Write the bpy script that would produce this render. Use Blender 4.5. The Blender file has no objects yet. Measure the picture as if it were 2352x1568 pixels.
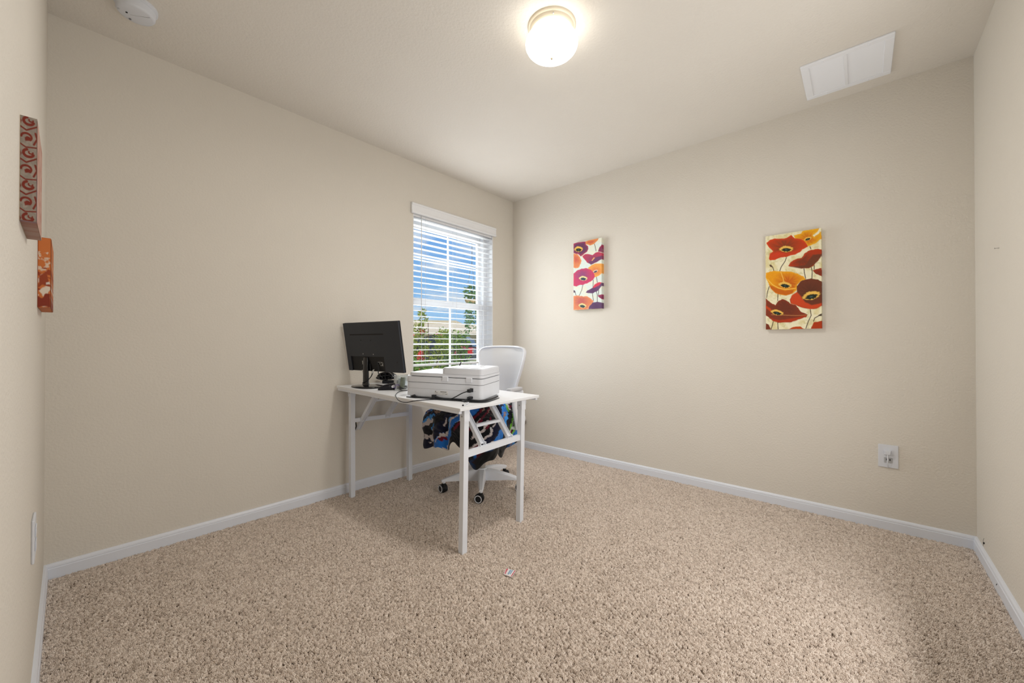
import bpy, bmesh, math, random
import numpy as np
from mathutils import Vector, Matrix, Euler

random.seed(7)
C = bpy.context.scene.collection
SC = bpy.context.scene
R = math.radians

# ------------------------------------------------------------------ camera
cam_d = bpy.data.cameras.new('camera')
cam = bpy.data.objects.new('camera', cam_d)
C.objects.link(cam)
cam_d.sensor_fit = 'HORIZONTAL'
cam_d.sensor_width = 36.0
cam_d.lens = 902.385 / 2352 * 36.0
cam_d.clip_start = 0.01
cam_d.clip_end = 400
cam.location = (-2.9733, -2.62156, 1.01025)
cam.rotation_euler = Euler((R(90 + 0.344), 0, 0.72473 - R(90)), 'XYZ')
SC.camera = cam

# ------------------------------------------------------------------ colour management
vs = SC.view_settings
vs.view_transform = 'Standard'
vs.look = 'None'
vs.exposure = 0.0
vs.gamma = 1.0
vs.use_curve_mapping = False


def srgb(*c):
    if len(c) == 1:
        h = c[0].lstrip('#')
        c = [int(h[i:i + 2], 16) for i in (0, 2, 4)]
    o = []
    for v in c:
        v = v / 255.0
        o.append(v / 12.92 if v <= 0.04045 else ((v + 0.055) / 1.055) ** 2.4)
    return tuple(o)


# ------------------------------------------------------------------ sky
W = bpy.data.worlds.new('sky')
SC.world = W
W.use_nodes = True
nt = W.node_tree
nt.nodes.clear()
N = nt.nodes.new
Lk = nt.links.new
out = N('ShaderNodeOutputWorld')
bg = N('ShaderNodeBackground')
bg.inputs['Strength'].default_value = 1.0
tc = N('ShaderNodeTexCoord')
sep = N('ShaderNodeSeparateXYZ')
Lk(tc.outputs['Generated'], sep.inputs[0])
grad = N('ShaderNodeValToRGB')
cr = grad.color_ramp
cr.elements[0].position = 0.0
cr.elements[0].color = (*srgb(176, 210, 244), 1)
cr.elements[1].position = 0.75
cr.elements[1].color = (*srgb(70, 125, 205), 1)
for p_, c_ in ((0.10, (150, 196, 242)), (0.24, (118, 172, 236)), (0.40, (88, 148, 226))):
    e = cr.elements.new(p_)
    e.color = (*srgb(*c_), 1)
Lk(sep.outputs['Z'], grad.inputs[0])
# clouds on a flat layer above: direction.xy / (z + k)
addz = N('ShaderNodeMath'); addz.operation = 'ADD'; addz.inputs[1].default_value = 0.16
Lk(sep.outputs['Z'], addz.inputs[0])
dx = N('ShaderNodeMath'); dx.operation = 'DIVIDE'
dy = N('ShaderNodeMath'); dy.operation = 'DIVIDE'
Lk(sep.outputs['X'], dx.inputs[0]); Lk(addz.outputs[0], dx.inputs[1])
Lk(sep.outputs['Y'], dy.inputs[0]); Lk(addz.outputs[0], dy.inputs[1])
cmb = N('ShaderNodeCombineXYZ')
Lk(dx.outputs[0], cmb.inputs[0]); Lk(dy.outputs[0], cmb.inputs[1])
cmb.inputs[2].default_value = 3.1
nz = N('ShaderNodeTexNoise')
nz.inputs['Scale'].default_value = 1.9
nz.inputs['Detail'].default_value = 8.0
nz.inputs['Roughness'].default_value = 0.55
Lk(cmb.outputs[0], nz.inputs['Vector'])
ramp = N('ShaderNodeValToRGB')
ramp.color_ramp.elements[0].position = 0.48
ramp.color_ramp.elements[0].color = (0, 0, 0, 1)
ramp.color_ramp.elements[1].position = 0.62
ramp.color_ramp.elements[1].color = (1, 1, 1, 1)
Lk(nz.outputs['Fac'], ramp.inputs[0])
mixc = N('ShaderNodeMixRGB')
mixc.inputs[2].default_value = (*srgb(226, 231, 240), 1)
Lk(ramp.outputs[0], mixc.inputs[0])
Lk(grad.outputs[0], mixc.inputs[1])
Lk(mixc.outputs[0], bg.inputs['Color'])
Lk(bg.outputs[0], out.inputs[0])

# ------------------------------------------------------------------ sun (high, behind the house, so the yard outside is front-lit)
sun_d = bpy.data.lights.new('sun', 'SUN')
sun_d.energy = 3.2
sun_d.angle = R(0.6)
sun_d.color = (1.0, 0.95, 0.87)
sun = bpy.data.objects.new('sun', sun_d)
C.objects.link(sun)
sun.rotation_euler = Vector((0.25, 0.36, -0.90)).to_track_quat('-Z', 'Y').to_euler()

# daylight entering through the window opening
day_d = bpy.data.lights.new('window_daylight', 'AREA')
day_d.shape = 'RECTANGLE'
day_d.size = 0.86
day_d.size_y = 1.36
day_d.energy = 24.0
day_d.color = (0.96, 0.98, 1.0)
day = bpy.data.objects.new('window_daylight', day_d)
C.objects.link(day)
day.location = (-0.735, 0.20, 1.38)
day.rotation_euler = Vector((0, -1, 0)).to_track_quat('-Z', 'Z').to_euler()

# added fill light in the added doorway, for light from behind the camera
south_fill_d = bpy.data.lights.new('south_fill_light', 'AREA')
south_fill_d.shape = 'RECTANGLE'
south_fill_d.size = 1.0
south_fill_d.size_y = 1.9
south_fill_d.energy = 19.5
south_fill_d.color = (1.0, 0.985, 0.96)
south_fill = bpy.data.objects.new('south_fill_light', south_fill_d)
C.objects.link(south_fill)
south_fill.location = (-1.475, -3.16, 1.05)
south_fill.rotation_euler = Vector((0, 1, 0.36)).to_track_quat('-Z', 'Z').to_euler()

# added fill light before the blind, standing in for daylight scattered by slats
sc_d = bpy.data.lights.new('blind_fill', 'AREA')
sc_d.shape = 'RECTANGLE'
sc_d.size = 0.86
sc_d.size_y = 1.24
sc_d.energy = 8.5
sc_d.color = (0.96, 0.98, 1.0)
sc_o = bpy.data.objects.new('blind_fill', sc_d)
C.objects.link(sc_o)
sc_o.location = (-0.735, -0.032, 1.41)
sc_o.rotation_euler = Vector((0, -1, 0)).to_track_quat('-Z', 'Z').to_euler()

LAMP = (-1.537, -1.588)          # ceiling lamp position
LAMP_DOWN = 12.0                 # watts thrown down by the ceiling lamp
GLOBE = 4.2                      # brightness of its glass globe

# ------------------------------------------------------------------ materials
_mats = {}


def mat(name, col, rough=0.6, metal=0.0, bump=None, var=None, spec=0.4, trans=0.0, ior=1.45,
        alpha=None, emit=None, coat=0.0):
    """Node material; bump=(scale, strength, distance, detail); var=(scale, amount) mottles the colour."""
    if name in _mats:
        return _mats[name]
    m = bpy.data.materials.new(name)
    m.use_nodes = True
    t = m.node_tree
    b = t.nodes['Principled BSDF']
    b.inputs['Base Color'].default_value = (*col, 1)
    b.inputs['Roughness'].default_value = rough
    b.inputs['Metallic'].default_value = metal
    b.inputs['Specular IOR Level'].default_value = spec
    b.inputs['IOR'].default_value = ior
    if trans:
        b.inputs['Transmission Weight'].default_value = trans
    if coat:
        b.inputs['Coat Weight'].default_value = coat
    if emit:
        b.inputs['Emission Color'].default_value = (*emit[0], 1)
        b.inputs['Emission Strength'].default_value = emit[1]
    co = None
    if bump or var:
        co = t.nodes.new('ShaderNodeTexCoord')
    if bump:
        n = t.nodes.new('ShaderNodeTexNoise')
        n.inputs['Scale'].default_value = bump[0]
        n.inputs['Detail'].default_value = bump[3] if len(bump) > 3 else 3.0
        t.links.new(co.outputs['Object'], n.inputs['Vector'])
        bm_ = t.nodes.new('ShaderNodeBump')
        bm_.inputs['Strength'].default_value = bump[1]
        bm_.inputs['Distance'].default_value = bump[2]
        t.links.new(n.outputs['Fac'], bm_.inputs['Height'])
        t.links.new(bm_.outputs[0], b.inputs['Normal'])
    if var:
        n = t.nodes.new('ShaderNodeTexNoise')
        n.inputs['Scale'].default_value = var[0]
        n.inputs['Detail'].default_value = 4.0
        t.links.new(co.outputs['Object'], n.inputs['Vector'])
        rp = t.nodes.new('ShaderNodeValToRGB')
        a = var[1]
        rp.color_ramp.elements[0].position = 0.3
        rp.color_ramp.elements[1].position = 0.7
        rp.color_ramp.elements[0].color = (*[v * (1 - a) for v in col], 1)
        rp.color_ramp.elements[1].color = (*[min(1, v * (1 + a)) for v in col], 1)
        t.links.new(n.outputs['Fac'], rp.inputs[0])
        t.links.new(rp.outputs[0], b.inputs['Base Color'])
    _mats[name] = m
    return m


def vcol_mat(name, rough=0.7, bump=None, sheen=0.0):
    if name in _mats:
        return _mats[name]
    m = mat(name, (0.5, 0.5, 0.5), rough, bump=bump, spec=0.25)
    t = m.node_tree
    a = t.nodes.new('ShaderNodeVertexColor')
    a.layer_name = 'Col'
    t.links.new(a.outputs['Color'], t.nodes['Principled BSDF'].inputs['Base Color'])
    if sheen:
        t.nodes['Principled BSDF'].inputs['Sheen Weight'].default_value = sheen
    return m


def wall_material(name, col, scale, strength):
    """Knock-down / orange-peel textured paint."""
    m = mat(name, col, 0.75, bump=(scale, strength, 0.003, 4.0), var=(1.3, 0.02), spec=0.25)
    return m


WALLC = srgb(222, 216, 206)
M_wall = wall_material('wall_paint', WALLC, 100, 0.65)
M_ceil = wall_material('ceiling_paint', srgb(229, 224, 216), 90, 0.7)
M_trim = mat('trim_white', srgb(228, 232, 241), 0.35, bump=(14, 0.05, 0.002))
M_white = mat('white_powder_coat', srgb(231, 235, 243), 0.38, var=(9, 0.02))
M_top = mat('white_laminate', srgb(236, 238, 242), 0.42, bump=(160, 0.03, 0.0005), var=(3, 0.015))
M_plastic = mat('white_plastic', srgb(219, 222, 229), 0.45, var=(20, 0.01))
M_vinyl = mat('window_vinyl', srgb(238, 240, 244), 0.35, var=(8, 0.01))
M_slat = mat('blind_slat_white', srgb(240, 241, 244), 0.4, var=(5, 0.01))
M_black = mat('black_plastic', srgb(30, 32, 36), 0.42, bump=(400, 0.05, 0.0003), var=(6, 0.1))
M_mon = mat('monitor_back_plastic', srgb(45, 49, 57), 0.38, bump=(500, 0.10, 0.0003), var=(3, 0.06))
M_gloss = mat('gloss_black', srgb(16, 16, 20), 0.16, coat=0.4, var=(5, 0.2))
M_rubber = mat('black_rubber', srgb(26, 26, 27), 0.6, var=(30, 0.15))
M_grey = mat('grey_plastic', srgb(178, 179, 181), 0.45, var=(20, 0.02))
M_dark = mat('dark_slot', srgb(28, 28, 30), 0.7, var=(30, 0.1))
M_metal = mat('brushed_steel', srgb(176, 174, 170), 0.32, metal=0.9, var=(40, 0.06))
M_pale = mat('pale_label', srgb(225, 223, 215), 0.6, var=(40, 0.04))

# ------------------------------------------------------------------ mesh helpers


class MB:
    def __init__(self):
        self.bm = bmesh.new()

    def _xf(self, verts, M):
        for v in verts:
            v.co = M @ v.co
        return verts

    def box(self, c, s, rot=None, bevel=0.0, seg=2):
        g = bmesh.ops.create_cube(self.bm, size=1.0)
        vs_ = g['verts']
        for v in vs_:
            v.co = Vector((v.co.x * s[0], v.co.y * s[1], v.co.z * s[2]))
        if bevel > 0:
            es = list({e for v in vs_ for e in v.link_edges})
            r = bmesh.ops.bevel(self.bm, geom=es, offset=bevel, segments=seg, profile=0.5, affect='EDGES')
            vs_ = list({v for f in r['faces'] for v in f.verts} | {v for v in vs_ if v.is_valid})
        M = Matrix.Translation(c)
        if rot is not None:
            M = M @ (rot.to_matrix().to_4x4() if isinstance(rot, Euler) else rot.to_4x4())
        self._xf(vs_, M)
        return self

    def quad_prism(self, bot, top):
        """bot/top: lists of points (same count) -> closed prism"""
        b = [self.bm.verts.new(p) for p in bot]
        t = [self.bm.verts.new(p) for p in top]
        n = len(b)
        self.bm.faces.new(b[::-1])
        self.bm.faces.new(t)
        for i in range(n):
            self.bm.faces.new((b[i], b[(i + 1) % n], t[(i + 1) % n], t[i]))
        return self

    def bar(self, a, b, w, h, up=(0, 0, 1)):
        a = Vector(a); b = Vector(b)
        d = (b - a).normalized()
        u = Vector(up)
        s = d.cross(u).normalized()
        u = s.cross(d).normalized()
        q = [(-w / 2, -h / 2), (w / 2, -h / 2), (w / 2, h / 2), (-w / 2, h / 2)]
        return self.quad_prism([a + s * x + u * y for x, y in q], [b + s * x + u * y for x, y in q])

    def tube(self, pts, r, seg=8, cap=True):
        pts = [Vector(p) for p in pts]
        rs = r if isinstance(r, (list, tuple)) else [r] * len(pts)
        rings = []
        prev = None
        for i, p in enumerate(pts):
            d = (pts[min(i + 1, len(pts) - 1)] - pts[max(i - 1, 0)]).normalized()
            if prev is None:
                a = Vector((0, 0, 1)) if abs(d.z) < 0.9 else Vector((1, 0, 0))
                s = d.cross(a).normalized()
            else:
                s = (prev - d * prev.dot(d)).normalized()
            prev = s
            u = d.cross(s)
            rings.append([self.bm.verts.new(p + (s * math.cos(k * 2 * math.pi / seg) + u * math.sin(k * 2 * math.pi / seg)) * rs[i])
                          for k in range(seg)])
        for i in range(len(rings) - 1):
            for k in range(seg):
                self.bm.faces.new((rings[i][k], rings[i][(k + 1) % seg], rings[i + 1][(k + 1) % seg], rings[i + 1][k]))
        if cap:
            self.bm.faces.new(rings[0][::-1])
            self.bm.faces.new(rings[-1])
        return self

    def lathe(self, prof, seg=32, c=(0, 0, 0), axis=None, sx=1.0, sy=1.0):
        rings = []
        M = Matrix.Translation(c)
        if axis is not None:
            M = M @ Vector((0, 0, 1)).rotation_difference(Vector(axis)).to_matrix().to_4x4()
        for r, z in prof:
            if r <= 1e-6:
                rings.append([self.bm.verts.new(M @ Vector((0, 0, z)))])
            else:
                rings.append([self.bm.verts.new(M @ Vector((r * sx * math.cos(k * 2 * math.pi / seg), r * sy * math.sin(k * 2 * math.pi / seg), z)))
                              for k in range(seg)])
        for i in range(len(rings) - 1):
            a, b = rings[i], rings[i + 1]
            for k in range(seg):
                k2 = (k + 1) % seg
                if len(a) == 1 and len(b) == 1:
                    continue
                if len(a) == 1:
                    self.bm.faces.new((a[0], b[k2], b[k]))
                elif len(b) == 1:
                    self.bm.faces.new((a[k], a[k2], b[0]))
                else:
                    self.bm.faces.new((a[k], a[k2], b[k2], b[k]))
        return self

    def build(self, name, m, parent=None, world=False, smooth=False, angle=40):
        bmesh.ops.recalc_face_normals(self.bm, faces=self.bm.faces)
        me = bpy.data.meshes.new(name)
        self.bm.to_mesh(me)
        self.bm.free()
        return link(name, me, m, parent, world, smooth, angle)


def link(name, me, m, parent=None, world=False, smooth=False, angle=40):
    if m is not None:
        me.materials.append(m)
    if smooth:
        for p in me.polygons:
            p.use_smooth = True
        try:
            me.set_sharp_from_angle(angle=R(angle))
        except Exception:
            pass
    o = bpy.data.objects.new(name, me)
    C.objects.link(o)
    if parent is not None:
        o.parent = parent
        if world:
            p = parent
            off = Vector((0, 0, 0))
            while p is not None:
                off += p.location
                p = p.parent
            o.location = -off
    return o


def tag(o, label=None, cat=None, group=None, kind=None):
    if label: o['label'] = label
    if cat: o['category'] = cat
    if group: o['group'] = group
    if kind: o['kind'] = kind
    return o


def thing(name, label, cat, loc=(0, 0, 0), rot=(0, 0, 0), group=None):
    o = bpy.data.objects.new(name, None)
    o.empty_display_size = 0.05
    C.objects.link(o)
    o.location = loc
    o.rotation_euler = rot
    return tag(o, label, cat, group)


def struct(o):
    o['kind'] = 'structure'
    return o


# numpy noise for pigment patterns -----------------------------------------
def _hash(ix, iy, s):
    v = np.sin(ix * 127.1 + iy * 311.7 + s * 74.7) * 43758.5453
    return v - np.floor(v)


def vnoise(x, y, s=0.0):
    ix = np.floor(x); iy = np.floor(y)
    fx = x - ix; fy = y - iy
    fx = fx * fx * (3 - 2 * fx); fy = fy * fy * (3 - 2 * fy)
    a = _hash(ix, iy, s); b = _hash(ix + 1, iy, s); c = _hash(ix, iy + 1, s); d = _hash(ix + 1, iy + 1, s)
    return (a * (1 - fx) + b * fx) * (1 - fy) + (c * (1 - fx) + d * fx) * fy


def fbm(x, y, s=0.0, o=4):
    t = 0; a = 0.5; n = 0
    for i in range(o):
        t = t + a * vnoise(x, y, s + i * 3.3); n += a
        x = x * 2.03; y = y * 2.03; a *= 0.5
    return t / n


def lin(c):
    return np.array(srgb(*c))


def poly_sd(px, py, poly):
    """signed distance (negative inside) to a polygon"""
    P = np.array(poly, float)
    d = np.full(px.shape, 1e18)
    inside = np.zeros(px.shape, bool)
    n = len(P)
    for i in range(n):
        a = P[i]; b = P[(i + 1) % n]
        e = b - a
        wx = px - a[0]; wy = py - a[1]
        t = np.clip((wx * e[0] + wy * e[1]) / (e @ e + 1e-12), 0, 1)
        dd = (wx - e[0] * t) ** 2 + (wy - e[1] * t) ** 2
        d = np.minimum(d, dd)
        cond = (a[1] > py) != (b[1] > py)
        with np.errstate(divide='ignore', invalid='ignore'):
            xi = (b[0] - a[0]) * (py - a[1]) / (b[1] - a[1] + 1e-12) + a[0]
        inside ^= cond & (px < xi)
    d = np.sqrt(d)
    return np.where(inside, -d, d)


class Canvas:
    """pigment layers evaluated at grid points, in the coordinates the layers were traced in"""

    def __init__(self, X, Y, bgc):
        self.X, self.Y = X, Y
        self.col = np.zeros(X.shape + (3,)) + lin(bgc)

    def mix(self, m, c):
        m = np.clip(m, 0, 1)[..., None]
        self.col = self.col * (1 - m) + lin(c) * m

    def wob(self, amp, fr, s=0):
        return (self.X + (vnoise(self.X / fr, self.Y / fr, s) - .5) * amp,
                self.Y + (vnoise(self.X / fr, self.Y / fr, s + 9) - .5) * amp)

    def blob(self, poly, c, soft=4, wob=8):
        x, y = self.wob(wob, 30)
        sd = poly_sd(x, y, poly)
        self.mix(0.5 - sd / soft, c)
        return sd

    def petal(self, poly, c, shade, centre, rad, rim=None, soft=4):
        x, y = self.wob(9, 28)
        sd = poly_sd(x, y, poly)
        m = np.clip(0.5 - sd / soft, 0, 1)
        dx = self.X - centre[0]; dy = self.Y - centre[1]
        r = np.sqrt(dx * dx + 1.8 * dy * dy)
        a = np.arctan2(dy, dx)
        streak = vnoise(a * 9, r / 90, 4.2)
        k = np.clip(1.15 - r / rad, 0, 1) * (0.55 + 0.7 * streak)
        self.mix(m, c)
        self.mix(m * np.clip(k, 0, 0.85), shade)
        if rim is not None:
            self.mix(m * np.clip(1 + sd / 26, 0, 1) * 0.75 * (0.4 + 0.8 * vnoise(self.X / 40, self.Y / 40, 7)), rim)
        return sd

    def eye(self, c, rx, ry, rot=0, halo=(238, 190, 90), dark=(38, 44, 34)):
        ca, sa = math.cos(rot), math.sin(rot)
        dx = self.X - c[0]; dy = self.Y - c[1]
        u = (dx * ca + dy * sa) / rx; v = (-dx * sa + dy * ca) / ry
        a = np.arctan2(v, u)
        q = np.sqrt(u * u + v * v)
        self.mix((1.25 - q + 0.25 * (vnoise(a * 6, q, 1) - .5)) * 5, halo)
        dx = dx; dy = dy - ry * 0.3
        u = (dx * ca + dy * sa) / (rx * .72); v = (-dx * sa + dy * ca) / (ry * .62)
        q = np.sqrt(u * u + v * v)
        self.mix((1.15 - q + 0.5 * (vnoise(a * 5, q, 2) - .5)) * 6, dark)
        self.mix((0.42 - q) * 4, (70, 95, 90))

    def stem(self, pts, w=7, c=(70, 50, 38)):
        d = np.full(self.X.shape, 1e9)
        for a, b in zip(pts[:-1], pts[1:]):
            a = np.array(a, float); b = np.array(b, float); e = b - a
            t = np.clip(((self.X - a[0]) * e[0] + (self.Y - a[1]) * e[1]) / (e @ e), 0, 1)
            d = np.minimum(d, np.hypot(self.X - a[0] - e[0] * t, self.Y - a[1] - e[1] * t))
        self.mix((w / 2 - d) / 3 + .5, c)


def grid_print(name, corners, nu, nv, cols, m, parent):
    """flat print: corners = TL, TR, BR, BL in world, cols[nv, nu, 3]"""
    tl, tr, br, bl = [np.array(p, float) for p in corners]
    u = np.linspace(0, 1, nu)[None, :, None]; v = np.linspace(0, 1, nv)[:, None, None]
    P = (tl * (1 - u) + tr * u) * (1 - v) + (bl * (1 - u) + br * u) * v
    idx = np.arange(nu * nv).reshape(nv, nu)
    F = np.stack([idx[:-1, :-1], idx[1:, :-1], idx[1:, 1:], idx[:-1, 1:]], -1).reshape(-1, 4)
    me = bpy.data.meshes.new(name)
    me.from_pydata(P.reshape(-1, 3).tolist(), [], F.tolist())
    ca = me.color_attributes.new('Col', 'FLOAT_COLOR', 'POINT')
    rgba = np.ones((nu * nv, 4), np.float32)
    rgba[:, :3] = cols.reshape(-1, 3)
    ca.data.foreach_set('color', rgba.ravel())
    return link(name, me, m, parent, True)


# ------------------------------------------------------------------ room shell
AX, BY, H = 3.039, 3.05, 2.44
T = 0.165
WX0, WX1, WZ0, WZ1 = -1.182, -0.288, 0.66, 2.075      # window opening
mb = MB()
mb.box(((-AX - T + WX0) / 2, T / 2, H / 2), (WX0 + AX + T, T, H))
mb.box(((T + WX1) / 2, T / 2, H / 2), (T - WX1, T, H))
mb.box(((WX0 + WX1) / 2, T / 2, WZ0 / 2), (WX1 - WX0, T, WZ0))
mb.box(((WX0 + WX1) / 2, T / 2, (WZ1 + H) / 2), (WX1 - WX0, T, H - WZ1))
struct(mb.build('wall_north', M_wall))
struct(MB().box((T / 2, -BY / 2, H / 2), (T, BY, H)).build('wall_east', M_wall))
DX0, DX1, DZ = -1.99, -0.96, 2.03                       # added doorway behind the camera, unseen, makes room for the fill light
mb = MB()
mb.box(((-AX - T + DX0) / 2, -BY - T / 2, H / 2), (DX0 + AX + T, T, H))
mb.box(((T + DX1) / 2, -BY - T / 2, H / 2), (T - DX1, T, H))
mb.box(((DX0 + DX1) / 2, -BY - T / 2, (DZ + H) / 2), (DX1 - DX0, T, H - DZ))
struct(mb.build('wall_south', M_wall))
HD = 1.3                                                # depth of the unseen space added behind that doorway
mb = MB()
mb.box((-AX / 2, -BY - T - HD - .05, H / 2), (AX + 2 * T, 0.1, H))
mb.box((-AX - T + .05, -BY - T - HD / 2, H / 2), (0.1, HD, H))
mb.box((T - .05, -BY - T - HD / 2, H / 2), (0.1, HD, H))
struct(mb.build('wall_added_hall', M_wall))
struct(MB().box((-AX / 2, -BY - T - HD / 2 - .05, H + 0.06), (AX + 2 * T, HD + .1, 0.12)).build('ceiling_added_hall', M_ceil))
struct(MB().box((-AX - T / 2, -BY / 2, H / 2), (T, BY, H)).build('wall_west', M_wall))
struct(MB().box((-AX / 2, -BY / 2 + .1, H + 0.06), (AX + 2 * T, BY + 2 * T + .2, 0.12)).build('ceiling', M_ceil))
M_floor = mat('carpet_backing', srgb(138, 124, 112), 0.95, bump=(200, 0.5, 0.004), var=(120, 0.2))
struct(MB().box((-AX / 2, -BY / 2, -0.062), (AX + 2 * T, BY + 2 * T, 0.10)).build('floor', M_floor))
struct(MB().box((-AX / 2, -BY - T - HD / 2 - .05, -0.062), (AX + 2 * T, HD + .1, 0.10)).build('floor_added_hall', M_floor))


def baseboard(name, a, b, n):
    """a,b along the wall at z=0, n = inward normal; two-step profile"""
    a = Vector(a); b = Vector(b); n = Vector(n)
    prof = [(0, -0.012), (0.013, -0.012), (0.013, 0.041), (0.0105, 0.043), (0.0105, 0.046), (0.0115, 0.047), (0.010, 0.054),
            (0.006, 0.0595), (0.0, 0.0615)]
    q = MB()
    q.quad_prism([a + n * x + Vector((0, 0, z)) for x, z in prof], [b + n * x + Vector((0, 0, z)) for x, z in prof])
    return struct(q.build(name, M_trim))


baseboard('baseboard_north', (-AX, 0, 0), (0, 0, 0), (0, -1, 0))
baseboard('baseboard_east', (0, -BY, 0), (0, 0, 0), (-1, 0, 0))
baseboard('baseboard_south', (DX1 + .06, -BY, 0), (0, -BY, 0), (0, 1, 0))
mb = MB()
for x in (DX0 - .03, DX1 + .03):
    mb.box((x, -BY + .007, (DZ + .06) / 2), (0.06, 0.014, DZ + .06), bevel=.003, seg=1)
mb.box(((DX0 + DX1) / 2, -BY + .007, DZ + .03), (DX1 - DX0, 0.014, 0.06), bevel=.003, seg=1)
struct(mb.build('trim_2', M_trim))  # casing of the added doorway
baseboard('baseboard_west', (-AX, -BY, 0), (-AX, 0, 0), (1, 0, 0))

# ------------------------------------------------------------------ carpet pile
def carpet():
    m = bpy.data.materials.new('carpet_yarn')
    m.use_nodes = True
    t = m.node_tree
    b = t.nodes['Principled BSDF']
    b.inputs['Roughness'].default_value = 0.95
    b.inputs['Specular IOR Level'].default_value = 0.1
    b.inputs['Sheen Weight'].default_value = 0.15
    oi = t.nodes.new('ShaderNodeObjectInfo')
    rp = t.nodes.new('ShaderNodeValToRGB')
    rp.color_ramp.elements[0].color = (*srgb(196, 181, 168), 1)
    rp.color_ramp.elements[1].color = (*srgb(240, 228, 217), 1)
    e = rp.color_ramp.elements.new(0.5); e.color = (*srgb(224, 209, 196), 1)
    t.links.new(oi.outputs['Random'], rp.inputs[0])
    t.links.new(rp.outputs[0], b.inputs['Base Color'])
    # tuft prototype: a squat twisted bundle of four yarn ends
    q = MB()
    rnd = random.Random(3)
    for k in range(4):
        a = k * math.pi / 2 + 0.4
        r0, r1 = 0.0016, 0.0034
        p0 = (math.cos(a) * r0, math.sin(a) * r0, -0.002)
        p1 = (math.cos(a) * r1, math.sin(a) * r1, 0.007)
        p2 = (math.cos(a + .5) * r1 * 1.25, math.sin(a + .5) * r1 * 1.25, 0.0115 + rnd.uniform(-.001, .001))
        q.tube([p0, p1, p2], [0.0022, 0.0027, 0.0014], seg=5)
    tuft = q.build('carpet_tuft', m, smooth=True, angle=80)
    tuft.hide_render = True
    tuft.hide_viewport = True
    # carpet plane with geometry nodes scattering the tufts
    me = bpy.data.meshes.new('carpet_pile')
    g = 0.012
    me.from_pydata([(-AX + g, -BY + g, -0.011), (-g, -BY + g, -0.011), (-g, -g, -0.011), (-AX + g, -g, -0.011)], [], [(0, 1, 2, 3)])
    o = link('carpet_pile', me, M_floor)
    tag(o, 'beige cut-pile carpet covering the whole floor', 'carpet', kind='stuff')
    ng = bpy.data.node_groups.new('carpet_scatter', 'GeometryNodeTree')
    ng.interface.new_socket('Geometry', in_out='INPUT', socket_type='NodeSocketGeometry')
    ng.interface.new_socket('Geometry', in_out='OUTPUT', socket_type='NodeSocketGeometry')
    n_ = ng.nodes.new
    l_ = ng.links.new
    gi = n_('NodeGroupInput'); go = n_('NodeGroupOutput')
    dist = n_('GeometryNodeDistributePointsOnFaces')
    dist.distribute_method = 'POISSON'
    dist.inputs['Distance Min'].default_value = 0.0044
    dist.inputs['Density Max'].default_value = 65000.0
    l_(gi.outputs[0], dist.inputs['Mesh'])
    inf = n_('GeometryNodeObjectInfo')
    inf.inputs['Object'].default_value = tuft
    inst = n_('GeometryNodeInstanceOnPoints')
    l_(dist.outputs['Points'], inst.inputs['Points'])
    l_(inf.outputs['Geometry'], inst.inputs['Instance'])
    # lean: slow noise sweeps + random per tuft
    pos = n_('GeometryNodeInputPosition')
    nz = n_('ShaderNodeTexNoise'); nz.inputs['Scale'].default_value = 2.2; nz.inputs['Detail'].default_value = 4.0; nz.inputs['Distortion'].default_value = 0.8
    l_(pos.outputs[0], nz.inputs['Vector'])
    sub = n_('ShaderNodeVectorMath'); sub.operation = 'SUBTRACT'; sub.inputs[1].default_value = (.5, .5, .5)
    l_(nz.outputs['Color'], sub.inputs[0])
    scl = n_('ShaderNodeVectorMath'); scl.operation = 'MULTIPLY'; scl.inputs[1].default_value = (4.2, 4.2, 0)
    l_(sub.outputs[0], scl.inputs[0])
    rv = n_('FunctionNodeRandomValue'); rv.data_type = 'FLOAT_VECTOR'
    rv.inputs[0].default_value = (-0.55, -0.55, 0); rv.inputs[1].default_value = (0.55, 0.55, 6.283)
    ad = n_('ShaderNodeVectorMath'); ad.operation = 'ADD'
    l_(scl.outputs[0], ad.inputs[0]); l_(rv.outputs[0], ad.inputs[1])
    l_(ad.outputs[0], inst.inputs['Rotation'])
    rs = n_('FunctionNodeRandomValue'); rs.data_type = 'FLOAT_VECTOR'
    rs.inputs[0].default_value = (0.68, 0.68, 0.72); rs.inputs[1].default_value = (1.0, 1.0, 1.12)
    l_(rs.outputs[0], inst.inputs['Scale'])
    jn = n_('GeometryNodeJoinGeometry')
    l_(gi.outputs[0], jn.inputs[0]); l_(inst.outputs[0], jn.inputs[0])
    l_(jn.outputs[0], go.inputs[0])
    md = o.modifiers.new('scatter', 'NODES')
    md.node_group = ng
    return o


carpet()

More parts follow.
